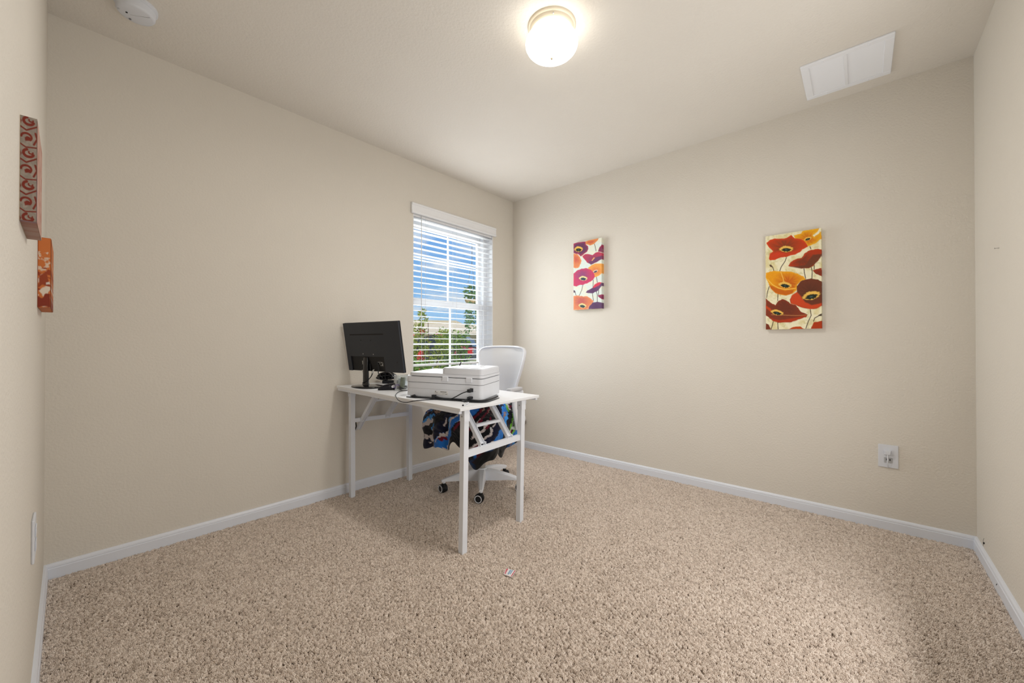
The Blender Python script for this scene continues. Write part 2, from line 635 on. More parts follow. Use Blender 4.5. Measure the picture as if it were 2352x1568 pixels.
# ------------------------------------------------------------------ window
def window():
    w = bpy.data.objects.new('window_1', None); C.objects.link(w)
    w.location = ((WX0 + WX1) / 2, 0.12, WZ0)
    struct(w)
    y0, y1 = 0.078, 0.158
    q = MB()
    fw = 0.048
    fl = 0.034
    q.box(((WX0 + fl / 2), (y0 + y1) / 2, (WZ0 + WZ1) / 2), (fl, y1 - y0, WZ1 - WZ0), bevel=0.003, seg=1)
    q.box(((WX1 - fw / 2), (y0 + y1) / 2, (WZ0 + WZ1) / 2), (fw, y1 - y0, WZ1 - WZ0), bevel=0.003, seg=1)
    q.box(((WX0 + WX1) / 2, (y0 + y1) / 2, WZ0 + fw / 2), (WX1 - WX0 - 2 * fw, y1 - y0, fw), bevel=0.003, seg=1)
    q.box(((WX0 + WX1) / 2, (y0 + y1) / 2, WZ1 - fw / 2), (WX1 - WX0 - 2 * fw, y1 - y0, fw), bevel=0.003, seg=1)
    q.build('window_frame', M_vinyl, w, True)
    gx0, gx1 = WX0 + fl, WX1 - fw
    zm = 1.358
    glass = bpy.data.materials.new('window_glass')
    glass.use_nodes = True
    t = glass.node_tree
    t.nodes.clear()
    o_ = t.nodes.new('ShaderNodeOutputMaterial')
    mx = t.nodes.new('ShaderNodeMixShader')
    tr = t.nodes.new('ShaderNodeBsdfTransparent'); tr.inputs[0].default_value = (0.96, 0.98, 0.97, 1)
    gl = t.nodes.new('ShaderNodeBsdfGlossy'); gl.inputs['Roughness'].default_value = 0.02
    fr = t.nodes.new('ShaderNodeFresnel'); fr.inputs[0].default_value = 1.25
    t.links.new(fr.outputs[0], mx.inputs[0]); t.links.new(tr.outputs[0], mx.inputs[1]); t.links.new(gl.outputs[0], mx.inputs[2])
    t.links.new(mx.outputs[0], o_.inputs[0])
    for nm, yc, za, zb, st in (('upper_sash', 0.138, zm - 0.026, WZ1 - fw, 0.034), ('lower_sash', 0.108, WZ0 + fw, zm + 0.030, 0.052)):
        s = MB()
        th = 0.028
        s.box((gx0 + .017, yc, (za + zb) / 2), (.034, th, zb - za), bevel=0.003, seg=1)
        s.box((gx1 - st / 2, yc, (za + zb) / 2), (st, th, zb - za), bevel=0.003, seg=1)
        s.box(((gx0 + .034 + gx1 - st) / 2, yc, za + 0.029), (gx1 - gx0 - st - .034, th, 0.058), bevel=0.003, seg=1)
        s.box(((gx0 + .034 + gx1 - st) / 2, yc, zb - 0.029), (gx1 - gx0 - st - .034, th, 0.058), bevel=0.003, seg=1)
        so = s.build(nm, M_vinyl, w, True)
        MB().box(((gx0 + .034 + gx1 - st) / 2, yc, (za + zb) / 2), (gx1 - gx0 - st - .030, 0.004, zb - za - .112)).build('pane', glass, so, True)
        MB().box((-0.722, yc, (za + zb) / 2), (0.0135, 0.012, zb - za - .112)).build('muntin', M_vinyl, so, True)
        zmid = 1.735 if nm == 'upper_sash' else 1.008
        MB().box(((gx0 + .034 + gx1 - st) / 2, yc, zmid), (gx1 - gx0 - st - .034, 0.011, 0.0135)).build('muntin', M_vinyl, so, True)
    q = MB()
    q.box((WX1 - .0035, 0.040, (WZ0 + WZ1) / 2), (0.007, 0.078, WZ1 - WZ0))
    q.box((WX0 + .0015, 0.040, (WZ0 + WZ1) / 2), (0.003, 0.078, WZ1 - WZ0))
    q.box(((WX0 + WX1) / 2, 0.040, WZ1 - .003), (WX1 - WX0 - .012, 0.078, 0.006))
    q.build('jamb', M_vinyl, w, True)
    # sill board
    MB().box(((WX0 + WX1) / 2, 0.03, WZ0 + 0.006), (WX1 - WX0 - .004, 0.094, 0.012), bevel=0.003).build('sill', M_trim, w, True)
    return w


window()


def blind():
    b = thing('window_blind', 'white horizontal slat blind hanging open in the window', 'blind', ((WX0 + WX1) / 2, 0.03, 0.82))
    x0, x1 = WX0 + 0.006, WX1 - 0.009
    xc = (x0 + x1) / 2
    # valance: moulded front board standing just proud of the wall
    q = MB()
    prof = [(-0.004, 2.034), (-0.017, 2.034), (-0.022, 2.040), (-0.022, 2.052), (-0.0185, 2.056), (-0.0185, 2.096), (-0.022, 2.100),
            (-0.022, 2.112), (-0.017, 2.117), (-0.004, 2.117)]
    q.quad_prism([(-1.206, y, z) for y, z in prof], [(-0.262, y, z) for y, z in prof])
    q.build('valance', M_slat, b, True)
    MB().box((xc, 0.03, 2.043), (x1 - x0, 0.05, 0.05), bevel=0.003, seg=1).build('head_rail', M_slat, b, True)
    # slat prototype: slightly crowned thin board
    nx = 2
    pr = [(-0.025, 0.0), (-0.0125, 0.0012), (0.0, 0.0017), (0.0125, 0.0012), (0.025, 0.0)]
    th = 0.0026
    s = MB()
    ring = [(y, z) for y, z in pr] + [(y, z - th) for y, z in pr[::-1]]
    s.quad_prism([(-(x1 - x0) / 2, y, z) for y, z in ring], [((x1 - x0) / 2, y, z) for y, z in ring])
    s0 = s.build('slat', M_slat, b, True)
    zs = [0.872 + 0.0452 * k for k in range(26)]
    base = b.location
    for k, z in enumerate(zs):
        o = s0
        if k:
            o = s0.copy(); C.objects.link(o); o.parent = b
        o.location = Vector((xc, 0.030, z)) - base
        o.rotation_euler = (R(2.0 + random.uniform(-.6, .6)), 0, 0)
    MB().box((xc, 0.030, 0.838), (x1 - x0, 0.050, 0.016), bevel=0.004).build('bottom_rail', M_slat, b, True)
    M_cord = mat('blind_cord', srgb(214, 214, 214), 0.8, var=(90, .05))
    for x in (x0 + 0.115, -0.735, x1 - 0.115):
        for y in (0.0045, 0.0555):
            MB().tube([(x, y, 0.838), (x, y, 2.03)], 0.0009, seg=5).build('ladder_cord', M_cord, b, True)
    MB().tube([(x0 + .07, -0.003, 1.14), (x0 + .07, -0.002, 2.03)], 0.0032, seg=6).build('tilt_wand', mat('clear_wand', srgb(225, 228, 230), .2, var=(9, .02)), b, True)
    return b


blind()

# ------------------------------------------------------------------ ceiling lamp
def ceiling_lamp():
    L = thing('ceiling_lamp', 'round frosted glass ceiling lamp glowing in the middle of the ceiling', 'lamp', (LAMP[0], LAMP[1], H))
    M_pan = mat('lamp_pan', srgb(226, 216, 196), 0.35, var=(12, .02))
    MB().lathe([(0, 0), (0.107, 0), (0.107, -0.006), (0.103, -0.011), (0.099, -0.012), (0.097, -0.024), (0.092, -0.030), (0.06, -0.032), (0, -0.032)], 48).build('pan', M_pan, L, smooth=True)
    g = bpy.data.materials.new('frosted_globe')
    g.use_nodes = True
    t = g.node_tree
    b = t.nodes['Principled BSDF']
    b.inputs['Base Color'].default_value = (*srgb(250, 246, 238), 1)
    b.inputs['Roughness'].default_value = 0.4
    b.inputs['Emission Color'].default_value = (1.0, 0.95, 0.86, 1)
    b.inputs['Emission Strength'].default_value = GLOBE
    prof = [(0.086, -0.030)]
    for k in range(1, 15):
        a = R(52) - R(142) * k / 14
        prof.append((0.1175 * math.cos(a), -0.082 + 0.060 * math.sin(a)))
    prof[-1] = (0, prof[-1][1])
    MB().lathe(prof, 48).build('globe', g, L, smooth=True)
    MB().lathe([(0.0, -0.1435), (0.004, -0.1435), (0.005, -0.147), (0.003, -0.151), (0, -0.152)], 12).build('finial', mat('finial', srgb(190, 178, 150), .4, var=(30, .05)), L, smooth=True)
    for a in (100, 220, 340):
        MB().tube([(0.096 * math.cos(R(a)), 0.096 * math.sin(R(a)), -0.024), (0.103 * math.cos(R(a)), 0.103 * math.sin(R(a)), -0.024)], 0.003, 8).build('thumb_screw', M_metal, L)
    ld = bpy.data.lights.new('lamp_light', 'AREA')
    ld.shape = 'DISK'
    ld.size = 0.22
    ld.energy = LAMP_DOWN
    ld.color = (1.0, 0.96, 0.90)
    lo = bpy.data.objects.new('lamp_light', ld)
    C.objects.link(lo)
    lo.parent = L
    lo.location = (0, 0, -0.156)
    return L


ceiling_lamp()

# ------------------------------------------------------------------ ceiling vent
M_vent = mat('vent_white', srgb(243, 246, 252), 0.4, var=(9, .01))


def vent():
    x0, x1, y0, y1 = -0.477, -0.115, -2.749, -2.396
    v = thing('ceiling_vent', 'white louvred return-air grille on the ceiling', 'vent', ((x0 + x1) / 2, (y0 + y1) / 2, H))
    zt, zb = H, H - 0.010
    bx, by = 0.030, 0.034
    xm, ym = (x0 + x1) / 2, (y0 + y1) / 2
    q = MB()
    q.box((x0 + bx / 2, ym, (zt + zb) / 2), (bx, y1 - y0, zt - zb), bevel=0.002, seg=1)
    q.box((x1 - bx / 2, ym, (zt + zb) / 2), (bx, y1 - y0, zt - zb), bevel=0.002, seg=1)
    q.box((xm, y0 + by / 2, (zt + zb) / 2), (x1 - x0 - 2 * bx, by, zt - zb), bevel=0.002, seg=1)
    q.box((xm, y1 - by / 2, (zt + zb) / 2), (x1 - x0 - 2 * bx, by, zt - zb), bevel=0.002, seg=1)
    q.box((xm, ym, (zt + zb) / 2), (x1 - x0 - 2 * bx, 0.016, zt - zb), bevel=0.002, seg=1)
    q.build('grille_frame', M_vent, v, True)
    MB().box((xm, ym, H - 0.0006), (x1 - x0 - .02, y1 - y0 - .02, 0.001)).build('backing', mat('vent_backing', srgb(120, 121, 124), .8, var=(9, .05)), v, True)
    n = 22
    step = (x1 - x0 - 2 * bx) / n
    ylen = (y1 - y0) / 2 - by - 0.008
    proto = None
    for ys in ((y0 + by + ylen / 2), (y1 - by - ylen / 2)):
        for k in range(n):
            if proto is None:
                proto = MB().box((0, 0, 0), (step * 0.84, ylen, 0.0012), rot=Euler((0, R(10), 0))).build('louver', M_vent, v)
                o = proto
            else:
                o = proto.copy(); C.objects.link(o); o.parent = v
            o.location = Vector((x0 + bx + step * (k + .5), ys, H - 0.0062)) - v.location
    for sx in (x0 + bx / 2, x1 - bx / 2):
        for sy in (y0 + .09, y1 - .09):
            MB().lathe([(0.004, 0), (0.004, -0.0015), (0.002, -0.003), (0, -0.003)], 10, c=(sx, sy, zb)).build('screw', M_vent, v, True)
    return v


vent()

# ------------------------------------------------------------------ smoke detector
def detector():
    d = thing('smoke_detector', 'round white smoke detector on the ceiling near the left corner', 'smoke detector', (-2.790, -0.337, H))
    MB().lathe([(0, 0), (0.070, 0), (0.070, -0.010), (0.066, -0.013), (0, -0.013)], 40).build('base_plate', M_plastic, d, smooth=True)
    MB().lathe([(0, -0.013), (0.063, -0.013), (0.062, -0.036), (0.058, -0.042), (0.052, -0.044), (0, -0.045)], 40).build('body', M_plastic, d, smooth=True)
    for x, y, r, m in ((-.052, .002, .003, M_grey), (-.028, .004, .0036, M_dark), (-.015, .040, .0042, mat('button_grey', srgb(120, 118, 124), .5, var=(30, .05)))):
        MB().lathe([(0, 0), (r, 0), (r, -0.002), (0, -0.002)], 12, c=(x, y, -0.0445)).build('button', m, d)
    MB().box((0.012, -0.010, -0.0448), (0.070, 0.0012, 0.001), rot=Euler((0, 0, R(-35)))).build('seam', M_grey, d)
    return d


detector()

# ------------------------------------------------------------------ paintings
M_print = vcol_mat('canvas_print', 0.6, bump=(420, 0.15, 0.0006))
M_canvas = mat('raw_canvas', srgb(216, 202, 172), 0.8, bump=(300, .2, .0006), var=(40, .05))


def crop_grid(nu, nv, x0, x1, yt0, yt1, yb0, yb1):
    u = np.linspace(0, 1, nu)[None, :] * np.ones((nv, 1))
    v = np.linspace(0, 1, nv)[:, None] * np.ones((1, nu))
    X = x0 + (x1 - x0) * u
    top = yt0 + (yt1 - yt0) * u
    bot = yb0 + (yb1 - yb0) * u
    return X, top + (bot - top) * v


def big_poppies():
    y0, y1, z0, z1, d = -2.174, -2.454, 1.101, 1.694, 0.030
    p = thing('poppy_painting', 'large canvas of red and orange poppies on cream', 'painting', (0, (y0 + y1) / 2, z0))
    MB().box((-d / 2, (y0 + y1) / 2, (z0 + z1) / 2), (d, y0 - y1, z1 - z0), bevel=0.003, seg=1).build('canvas', M_canvas, p, True)
    nu, nv = 170, 330
    X, Y = crop_grid(nu, nv, 162, 885, 250, 150, 1440, 1428)
    c = Canvas(X, Y, (240, 233, 200))
    n1 = fbm(X / 90, Y / 90, 3)
    c.mix(np.clip((n1 - .5) * 3.5, 0, .8), (222, 208, 150))
    c.mix(np.clip((fbm(X / 40, Y / 40, 8) - .6) * 4, 0, .5), (200, 190, 130))
    for s in ([(445, 520), (425, 570), (375, 640), (355, 690)], [(670, 665), (675, 720), (690, 790)], [(760, 650), (772, 700), (768, 790)],
              [(745, 385), (757, 415)], [(212, 890), (185, 960), (175, 1030)], [(330, 985), (325, 1070)],
              [(745, 1185), (757, 1260), (720, 1340), (690, 1427)], [(265, 1340), (235, 1437)], [(325, 1350), (330, 1437)],
              [(275, 690), (262, 645), (225, 625)], [(785, 1335), (800, 1295), (870, 1255)], [(795, 620), (797, 675)]):
        c.stem(s, 10)
    c.blob([(212, 615), (235, 610), (258, 630), (250, 645), (225, 640)], (90, 65, 50))
    c.blob([(840, 1255), (885, 1240), (885, 1268), (850, 1268)], (70, 52, 40))
    # petals
    c.petal([(545, 240), (640, 215), (665, 180), (760, 165), (862, 150), (845, 185), (780, 245), (800, 262), (880, 195), (888, 290), (800, 350), (720, 382), (690, 330), (560, 275)],
            (232, 142, 28), (205, 85, 25), (715, 285), 130, (240, 165, 50))
    c.eye((718, 285), 42, 20, -0.3)
    red = [(170, 335), (230, 292), (300, 275), (400, 280), (450, 265), (510, 232), (555, 275), (640, 290), (690, 330), (722, 385), (650, 420), (620, 452),
           (560, 485), (500, 495), (430, 515), (370, 515), (300, 550), (225, 555), (207, 530), (225, 470), (265, 435), (215, 395)]
    c.petal(red, (198, 52, 26), (120, 52, 38), (430, 390), 230, (226, 60, 32))
    c.blob([(222, 470), (330, 440), (450, 460), (560, 440), (650, 415), (560, 470), (450, 492), (320, 520), (225, 540)], (205, 52, 34), 40)
    c.eye((442, 412), 78, 34)
    c.petal([(465, 630), (500, 580), (560, 545), (640, 525), (690, 460), (760, 425), (850, 418), (888, 425), (888, 500), (840, 570), (770, 640), (730, 660), (640, 660), (520, 640)],
            (176, 48, 28), (110, 45, 36), (650, 560), 150, (200, 58, 32))
    c.blob([(700, 610), (740, 540), (780, 490), (888, 478), (888, 500), (840, 570), (770, 640), (730, 660), (610, 660), (480, 635), (600, 632)], (112, 48, 40), 14)
    c.petal([(775, 690), (830, 670), (888, 660), (888, 765), (820, 735)], (160, 45, 30), (120, 40, 34), (850, 720), 60)
    org = [(163, 715), (270, 690), (400, 700), (520, 705), (600, 735), (660, 760), (692, 800), (620, 830), (580, 870), (575, 940), (520, 980), (440, 1005),
           (360, 995), (290, 970), (230, 915), (200, 850), (163, 775)]
    c.petal(org, (234, 136, 26), (196, 72, 26), (470, 840), 190, (240, 158, 44))
    c.blob([(205, 860), (300, 905), (420, 945), (540, 935), (520, 978), (440, 1003), (360, 993), (290, 968), (232, 915)], (202, 88, 24), 16)
    c.stem([(190, 800), (260, 870), (340, 910), (430, 930), (560, 915)], 12, (245, 190, 80))
    c.stem([(370, 705), (400, 790), (410, 840)], 10, (245, 190, 90))
    c.eye((425, 872), 74, 34, 0.15)
    dk = [(575, 890), (620, 830), (690, 800), (760, 792), (840, 805), (888, 830), (888, 1140), (820, 1175), (740, 1180), (640, 1160), (550, 1120), (500, 1110),
          (487, 1060), (520, 1000), (580, 960)]
    c.petal(dk, (112, 46, 40), (92, 40, 36), (740, 960), 200, None)
    c.blob([(580, 960), (520, 1000), (487, 1060), (500, 1110), (550, 1120), (640, 1160), (740, 1180), (820, 1175), (888, 1140), (888, 1105), (760, 1132), (680, 1092), (630, 1020)],
           (204, 60, 36), 16)
    c.eye((758, 1010), 96, 46, -0.22)
    bl = [(160, 1040), (220, 1085), (290, 1132), (330, 1075), (390, 1048), (450, 1070), (500, 1115), (560, 1125), (600, 1170), (620, 1210), (712, 1250), (690, 1280),
          (600, 1310), (500, 1345), (330, 1350), (260, 1330), (200, 1280), (160, 1250)]
    c.petal(bl, (130, 46, 38), (104, 40, 36), (420, 1160), 200, (150, 44, 34))
    c.blob([(210, 1290), (330, 1320), (450, 1310), (600, 1280), (705, 1255), (690, 1282), (600, 1312), (500, 1347), (330, 1352), (262, 1332)], (176, 46, 26), 14)
    c.blob([(160, 1130), (240, 1180), (235, 1215), (160, 1165)], (200, 60, 34), 14)
    c.stem([(240, 1250), (400, 1255), (560, 1262), (700, 1255)], 7, (190, 110, 80))
    c.eye((316, 1222), 74, 30, 0.2)
    c.blob([(160, 1358), (198, 1372), (236, 1440), (160, 1440)], (122, 42, 36))
    c.blob([(465, 1436), (530, 1404), (620, 1400), (672, 1436)], (192, 60, 26))
    c.blob([(748, 1436), (790, 1347), (890, 1330), (890, 1436)], (178, 48, 22))
    c.col *= (0.94 + 0.12 * fbm(X / 9, Y / 9, 11))[..., None]
    warm = c.col[..., 0] > 2.2 * c.col[..., 1]
    c.col[..., 1] = np.where(warm, c.col[..., 1] * 1.35 + .004, c.col[..., 1])
    c.col[..., 2] = np.where(warm, c.col[..., 2] * .9, c.col[..., 2])
    x = -d - 0.0006
    grid_print('print', [(x, y0, z1), (x, y1, z1), (x, y1, z0), (x, y0, z0)], nu, nv, c.col, M_print, p)
    ns = 8
    side = np.repeat(c.col[:, -1:, :], ns, 1)
    grid_print('edge_print', [(x, y1 - .0006, z1), (0, y1 - .0006, z1), (0, y1 - .0006, z0), (x, y1 - .0006, z0)], ns, nv, side, M_print, p)


big_poppies()


def small_poppies():
    y0, y1, z0, z1, d = -0.742, -1.016, 1.305, 1.893, 0.035
    p = thing('poppy_painting', 'narrow canvas of pink and purple poppies beside the window corner', 'painting', (0, (y0 + y1) / 2, z0))
    MB().box((-d / 2, (y0 + y1) / 2, (z0 + z1) / 2), (d, y0 - y1, z1 - z0), bevel=0.003, seg=1).build('canvas', M_canvas, p, True)
    nu, nv = 110, 250
    X, Y = crop_grid(nu, nv, 184, 602, 380, 303, 1376, 1362)
    c = Canvas(X, Y, (222, 232, 226))
    c.mix(np.clip((fbm(X / 70, Y / 70, 2) - .5) * 3, 0, .7), (236, 232, 208))
    st = (84, 66, 66)
    for s in ([(500, 395), (512, 440), (522, 500)], [(328, 1000), (310, 1080), (272, 1160)], [(480, 930), (478, 1050), (470, 1130), (482, 1240)],
              [(530, 890), (538, 970)], [(525, 1100), (540, 1160), (538, 1260)], [(205, 1100), (225, 1160)], [(560, 1080), (555, 1160)]):
        c.stem(s, 8, st)
    c.blob([(182, 1080), (200, 1080), (215, 1112), (182, 1115)], (90, 70, 90))
    c.petal([(184, 385), (260, 365), (365, 352), (370, 395), (405, 420), (410, 470), (385, 510), (345, 540), (300, 578), (260, 545), (210, 530), (184, 525)],
            (112, 66, 98), (96, 56, 90), (270, 460), 120, (200, 62, 88))
    c.eye((262, 468), 56, 36)
    c.petal([(365, 352), (480, 322), (568, 303), (545, 350), (490, 400), (440, 415), (400, 400), (370, 390)], (222, 132, 84), (200, 90, 70), (440, 350), 70, (240, 172, 90))
    c.petal([(550, 505), (570, 450), (606, 398), (606, 522)], (170, 58, 92), (120, 60, 96), (600, 480), 60)
    c.petal([(320, 570), (360, 540), (420, 545), (470, 560), (520, 520), (560, 513), (606, 530), (606, 620), (540, 660), (450, 702), (390, 665), (340, 610)],
            (186, 70, 98), (150, 72, 104), (460, 610), 110, (206, 66, 88))
    c.blob([(400, 664), (470, 640), (520, 592), (606, 570), (606, 620), (540, 660), (450, 702)], (116, 72, 108), 12)
    c.blob([(455, 640), (495, 595), (505, 605), (470, 645)], (236, 180, 120), 8)
    c.petal([(184, 530), (240, 540), (280, 580), (305, 640), (295, 690), (260, 745), (215, 755), (184, 745)], (226, 136, 92), (206, 92, 80), (210, 620), 90, (240, 170, 110))
    c.petal([(405, 750), (450, 715), (520, 685), (606, 690), (606, 830), (560, 870), (510, 895), (490, 840), (440, 790)], (240, 164, 86), (222, 118, 84), (510, 800), 90, (244, 176, 80))
    c.eye((512, 805), 34, 18, -.4, (230, 200, 180), (70, 66, 100))
    c.petal([(180, 830), (230, 790), (300, 765), (380, 750), (440, 775), (490, 830), (508, 880), (480, 930), (400, 975), (330, 1000), (290, 1000), (230, 1025), (180, 1010)],
            (202, 72, 110), (136, 80, 126), (320, 850), 120, (214, 78, 108))
    c.eye((332, 905), 54, 30, .1, (234, 220, 160), (48, 66, 92))
    c.petal([(370, 1120), (400, 1085), (470, 1050), (530, 985), (580, 968), (608, 975), (608, 1020), (540, 1100), (480, 1130), (410, 1130)], (112, 78, 116), (96, 66, 104), (480, 1090), 80)
    c.blob([(465, 1055), (500, 1000), (560, 968), (602, 970), (560, 1025)], (216, 70, 92), 8)
    c.petal([(176, 1165), (240, 1155), (300, 1170), (390, 1175), (450, 1215), (492, 1250), (460, 1290), (420, 1330), (412, 1368), (176, 1376)],
            (222, 134, 96), (190, 96, 100), (300, 1240), 110, (240, 168, 120))
    c.eye((320, 1312), 50, 30, .2, (232, 214, 150), (52, 74, 84))
    c.petal([(412, 1368), (425, 1320), (470, 1272), (540, 1258), (608, 1275), (608, 1368)], (106, 76, 112), (92, 64, 100), (520, 1330), 90)
    c.petal([(545, 1170), (608, 1145), (608, 1230), (570, 1200)], (172, 62, 96), (130, 60, 96), (600, 1190), 50)
    c.col *= (0.95 + 0.1 * fbm(X / 9, Y / 9, 5))[..., None]
    x = -d - 0.0006
    grid_print('print', [(x, y0, z1), (x, y1, z1), (x, y1, z0), (x, y0, z0)], nu, nv, c.col, M_print, p)
    ns = 10
    side = np.repeat(c.col[:, -1:, :], ns, 1)
    grid_print('edge_print', [(x, y1 - .0006, z1), (0, y1 - .0006, z1), (0, y1 - .0006, z0), (x, y1 - .0006, z0)], ns, nv, side, M_print, p)


small_poppies()


def scroll_canvas():
    """deep canvas on the west wall, its printed edge towards the room's near side"""
    xw, xf, ya, yb, z0, z1 = -AX, -3.0172, -1.378, -1.165, 1.256, 1.464
    p = thing('scroll_canvas', 'deep grey canvas with dark red scroll pattern on the left wall', 'painting', (xw, (ya + yb) / 2, z0))
    MB().box(((xw + xf) / 2, (ya + yb) / 2, (z0 + z1) / 2), (xf - xw, yb - ya, z1 - z0)).build('canvas', M_canvas, p, True)
    nu, nv = 34, 240
    u = np.linspace(0, 1, nu)[None, :] * np.ones((nv, 1)); v = np.linspace(0, 1, nv)[:, None] * np.ones((1, nu))
    X = u * 110; Y = v * 760
    c = Canvas(X, Y, (148, 138, 128))
    c.mix(np.clip((fbm(X / 30, Y / 30, 1) - .45) * 3, 0, .6), (170, 158, 146))
    redc = (128, 52, 40)

    def arc(cx, cy, r, a0, a1, w):
        pts = [(cx + r * math.cos(R(a)), cy + r * 0.8 * math.sin(R(a))) for a in np.linspace(a0, a1, 14)]
        c.stem(pts, w, redc)
    for k in range(4):
        oy = k * 235 - 40
        arc(55, oy + 70, 34, 20, 250, 20)
        arc(70, oy + 62, 14, 0, 200, 11)
        arc(40, oy + 190, 34, 180, 400, 16)
        arc(50, oy + 200, 14, 150, 380, 10)
        c.stem([(0, oy + 120), (40, oy + 140), (110, oy + 100)], 12, redc)
        c.stem([(0, oy + 10), (35, oy + 30), (110, oy + 20)], 10, redc)
        c.stem([(100, oy + 150), (112, oy + 190), (90, oy + 235)], 14, redc)
        c.blob([(28, oy + 195), (62, oy + 188), (66, oy + 212), (34, oy + 220)], redc, 6, 4)
        c.blob([(0, oy + 60), (10, oy + 80), (0, oy + 100)], redc, 6, 4)
    c.col *= (0.85 + 0.3 * fbm(X / 12, Y / 12, 5))[..., None]
    y = ya - 0.0005
    grid_print('edge_print', [(xw + .0008, y, z1), (xf, y, z1), (xf, y, z0), (xw + .0008, y, z0)], nu, nv, c.col, M_print, p)
    # face: pink-grey wash with faint scrolls
    nu2, nv2 = 60, 90
    u = np.linspace(0, 1, nu2)[None, :] * np.ones((nv2, 1)); v = np.linspace(0, 1, nv2)[:, None] * np.ones((1, nu2))
    f = Canvas(u * 300, v * 300, (186, 152, 138))
    f.mix(np.clip((fbm(u * 14, v * 14, 6) - .45) * 4, 0, .8), (168, 112, 98))
    f.mix(np.clip(1 - u * 14, 0, .6) * (v > .55), (150, 120, 150))
    grid_print('print', [(xf + .0005, ya, z1), (xf + .0005, yb, z1), (xf + .0005, yb, z0), (xf + .0005, ya, z0)], nu2, nv2, f.col, M_print, p)
    b = np.repeat(f.col[-1:, :, :], 6, 0) * 0.8
    grid_print('edge_print', [(xw + .0008, ya, z0 - .0005), (xw + .0008, yb, z0 - .0005), (xf, yb, z0 - .0005), (xf, ya, z0 - .0005)], nu2, 6, b, M_print, p)


scroll_canvas()


def orange_canvas():
    xw, xf, ya, yb, z0, z1 = -AX, -3.0115, -0.676, -0.385, 1.126, 1.349
    p = thing('abstract_canvas', 'orange, rust and white canvas low on the left wall by the corner', 'painting', (xw, (ya + yb) / 2, z0))
    MB().box(((xw + xf) / 2, (ya + yb) / 2, (z0 + z1) / 2), (xf - xw, yb - ya, z1 - z0), bevel=0.0015, seg=1).build('canvas', mat('orange_canvas', srgb(200, 112, 62), .7, var=(30, .15)), p, True)
    nu, nv = 34, 200
    u = np.linspace(0, 1, nu)[None, :] * np.ones((nv, 1)); v = np.linspace(0, 1, nv)[:, None] * np.ones((1, nu))
    c = Canvas(u * 90, v * 530, (202, 116, 62))
    X, Y = c.X, c.Y
    n = fbm(X / 34, Y / 26, 2)
    c.mix(((n - .5) * 9) * (v > .2), (214, 190, 168))
    c.mix((fbm(X / 40, Y / 18, 5) - .55) * 9 * (v > .42), (152, 66, 40))
    c.blob([(0, 300), (60, 250), (88, 330), (85, 350), (0, 380)], (150, 68, 42), 12, 30)
    c.blob([(10, 410), (60, 365), (86, 372), (80, 420), (40, 445)], (222, 208, 190), 8, 20)
    c.blob([(0, 455), (40, 450), (90, 425), (90, 530), (0, 530)], (134, 54, 38), 10, 24)
    c.blob([(60, 340), (90, 332), (90, 350), (62, 354)], (216, 206, 196), 6, 14)
    y = ya - 0.0005
    grid_print('edge_print', [(xw + .0012, y, z1 - .0012), (xf - .0012, y, z1 - .0012), (xf - .0012, y, z0 + .0012), (xw + .0012, y, z0 + .0012)], nu, nv, c.col, M_print, p)
    f = np.repeat(c.col[:, -1:, :], 40, 1) * 0.9
    grid_print('print', [(xf + .0005, ya, z1), (xf + .0005, yb, z1), (xf + .0005, yb, z0), (xf + .0005, ya, z0)], 40, nv, f, M_print, p)


orange_canvas()

# ------------------------------------------------------------------ wall outlets and small wall bits
def outlet_east():
    yc, zc = -2.735, 0.397
    o = thing('wall_outlet', 'white outlet plate with a white plug on the right-hand wall', 'outlet', (0, yc, zc))
    MB().box((-0.003, yc, zc), (0.006, 0.080, 0.124), bevel=0.0025).build('cover_plate', M_plastic, o, True)
    MB().box((-0.0068, yc, zc - 0.021), (0.0018, 0.034, 0.029), bevel=0.0008, seg=1).build('receptacle', M_grey, o, True)
    for dy in (-0.0065, 0.0065):
        MB().box((-0.0079, yc + dy, zc - 0.018), (0.0012, 0.004, 0.010)).build('slot', M_dark, o, True)
    MB().box((-0.0068, yc, zc + 0.021), (0.0018, 0.034, 0.029), bevel=0.0008, seg=1).build('receptacle', M_plastic, o, True)
    p = thing('plug', 'white plug with short cord in the right wall outlet', 'plug', (-0.0078, yc + .003, zc + .02))
    q = MB(); q.quad_prism([(-0.008, yc + .003 + a, zc + .021 + b) for a, b in ((-.013, -.010), (.013, -.010), (.015, .012), (-.015, .012))],
                           [(-0.030, yc + .003 + a, zc + .021 + b) for a, b in ((-.009, -.008), (.009, -.008), (.011, .009), (-.011, .009))])
    q.build('plug_body', M_plastic, p, True)
    MB().tube([(-0.024, yc + .003, zc + .012), (-0.026, yc + .003, zc - .005), (-0.023, yc + .004, zc - .03), (-0.016, yc + .003, zc - .05), (-0.0095, yc + .003, zc - .060)], 0.0032, 8).build('cord', M_plastic, p, True, smooth=True)


outlet_east()


def outlet_west():
    yc, zc = -0.865, 0.461
    o = thing('wall_outlet', 'white double outlet plate low on the left wall', 'outlet', (-AX, yc, zc))
    MB().box((-AX + 0.003, yc, zc), (0.006, 0.092, 0.120), bevel=0.0025).build('cover_plate', M_plastic, o, True)
    for dz in (-.02, .02):
        MB().box((-AX + 0.0072, yc, zc + dz), (0.0024, 0.040, 0.028), bevel=0.001, seg=1).build('receptacle', M_plastic, o, True)


outlet_west()


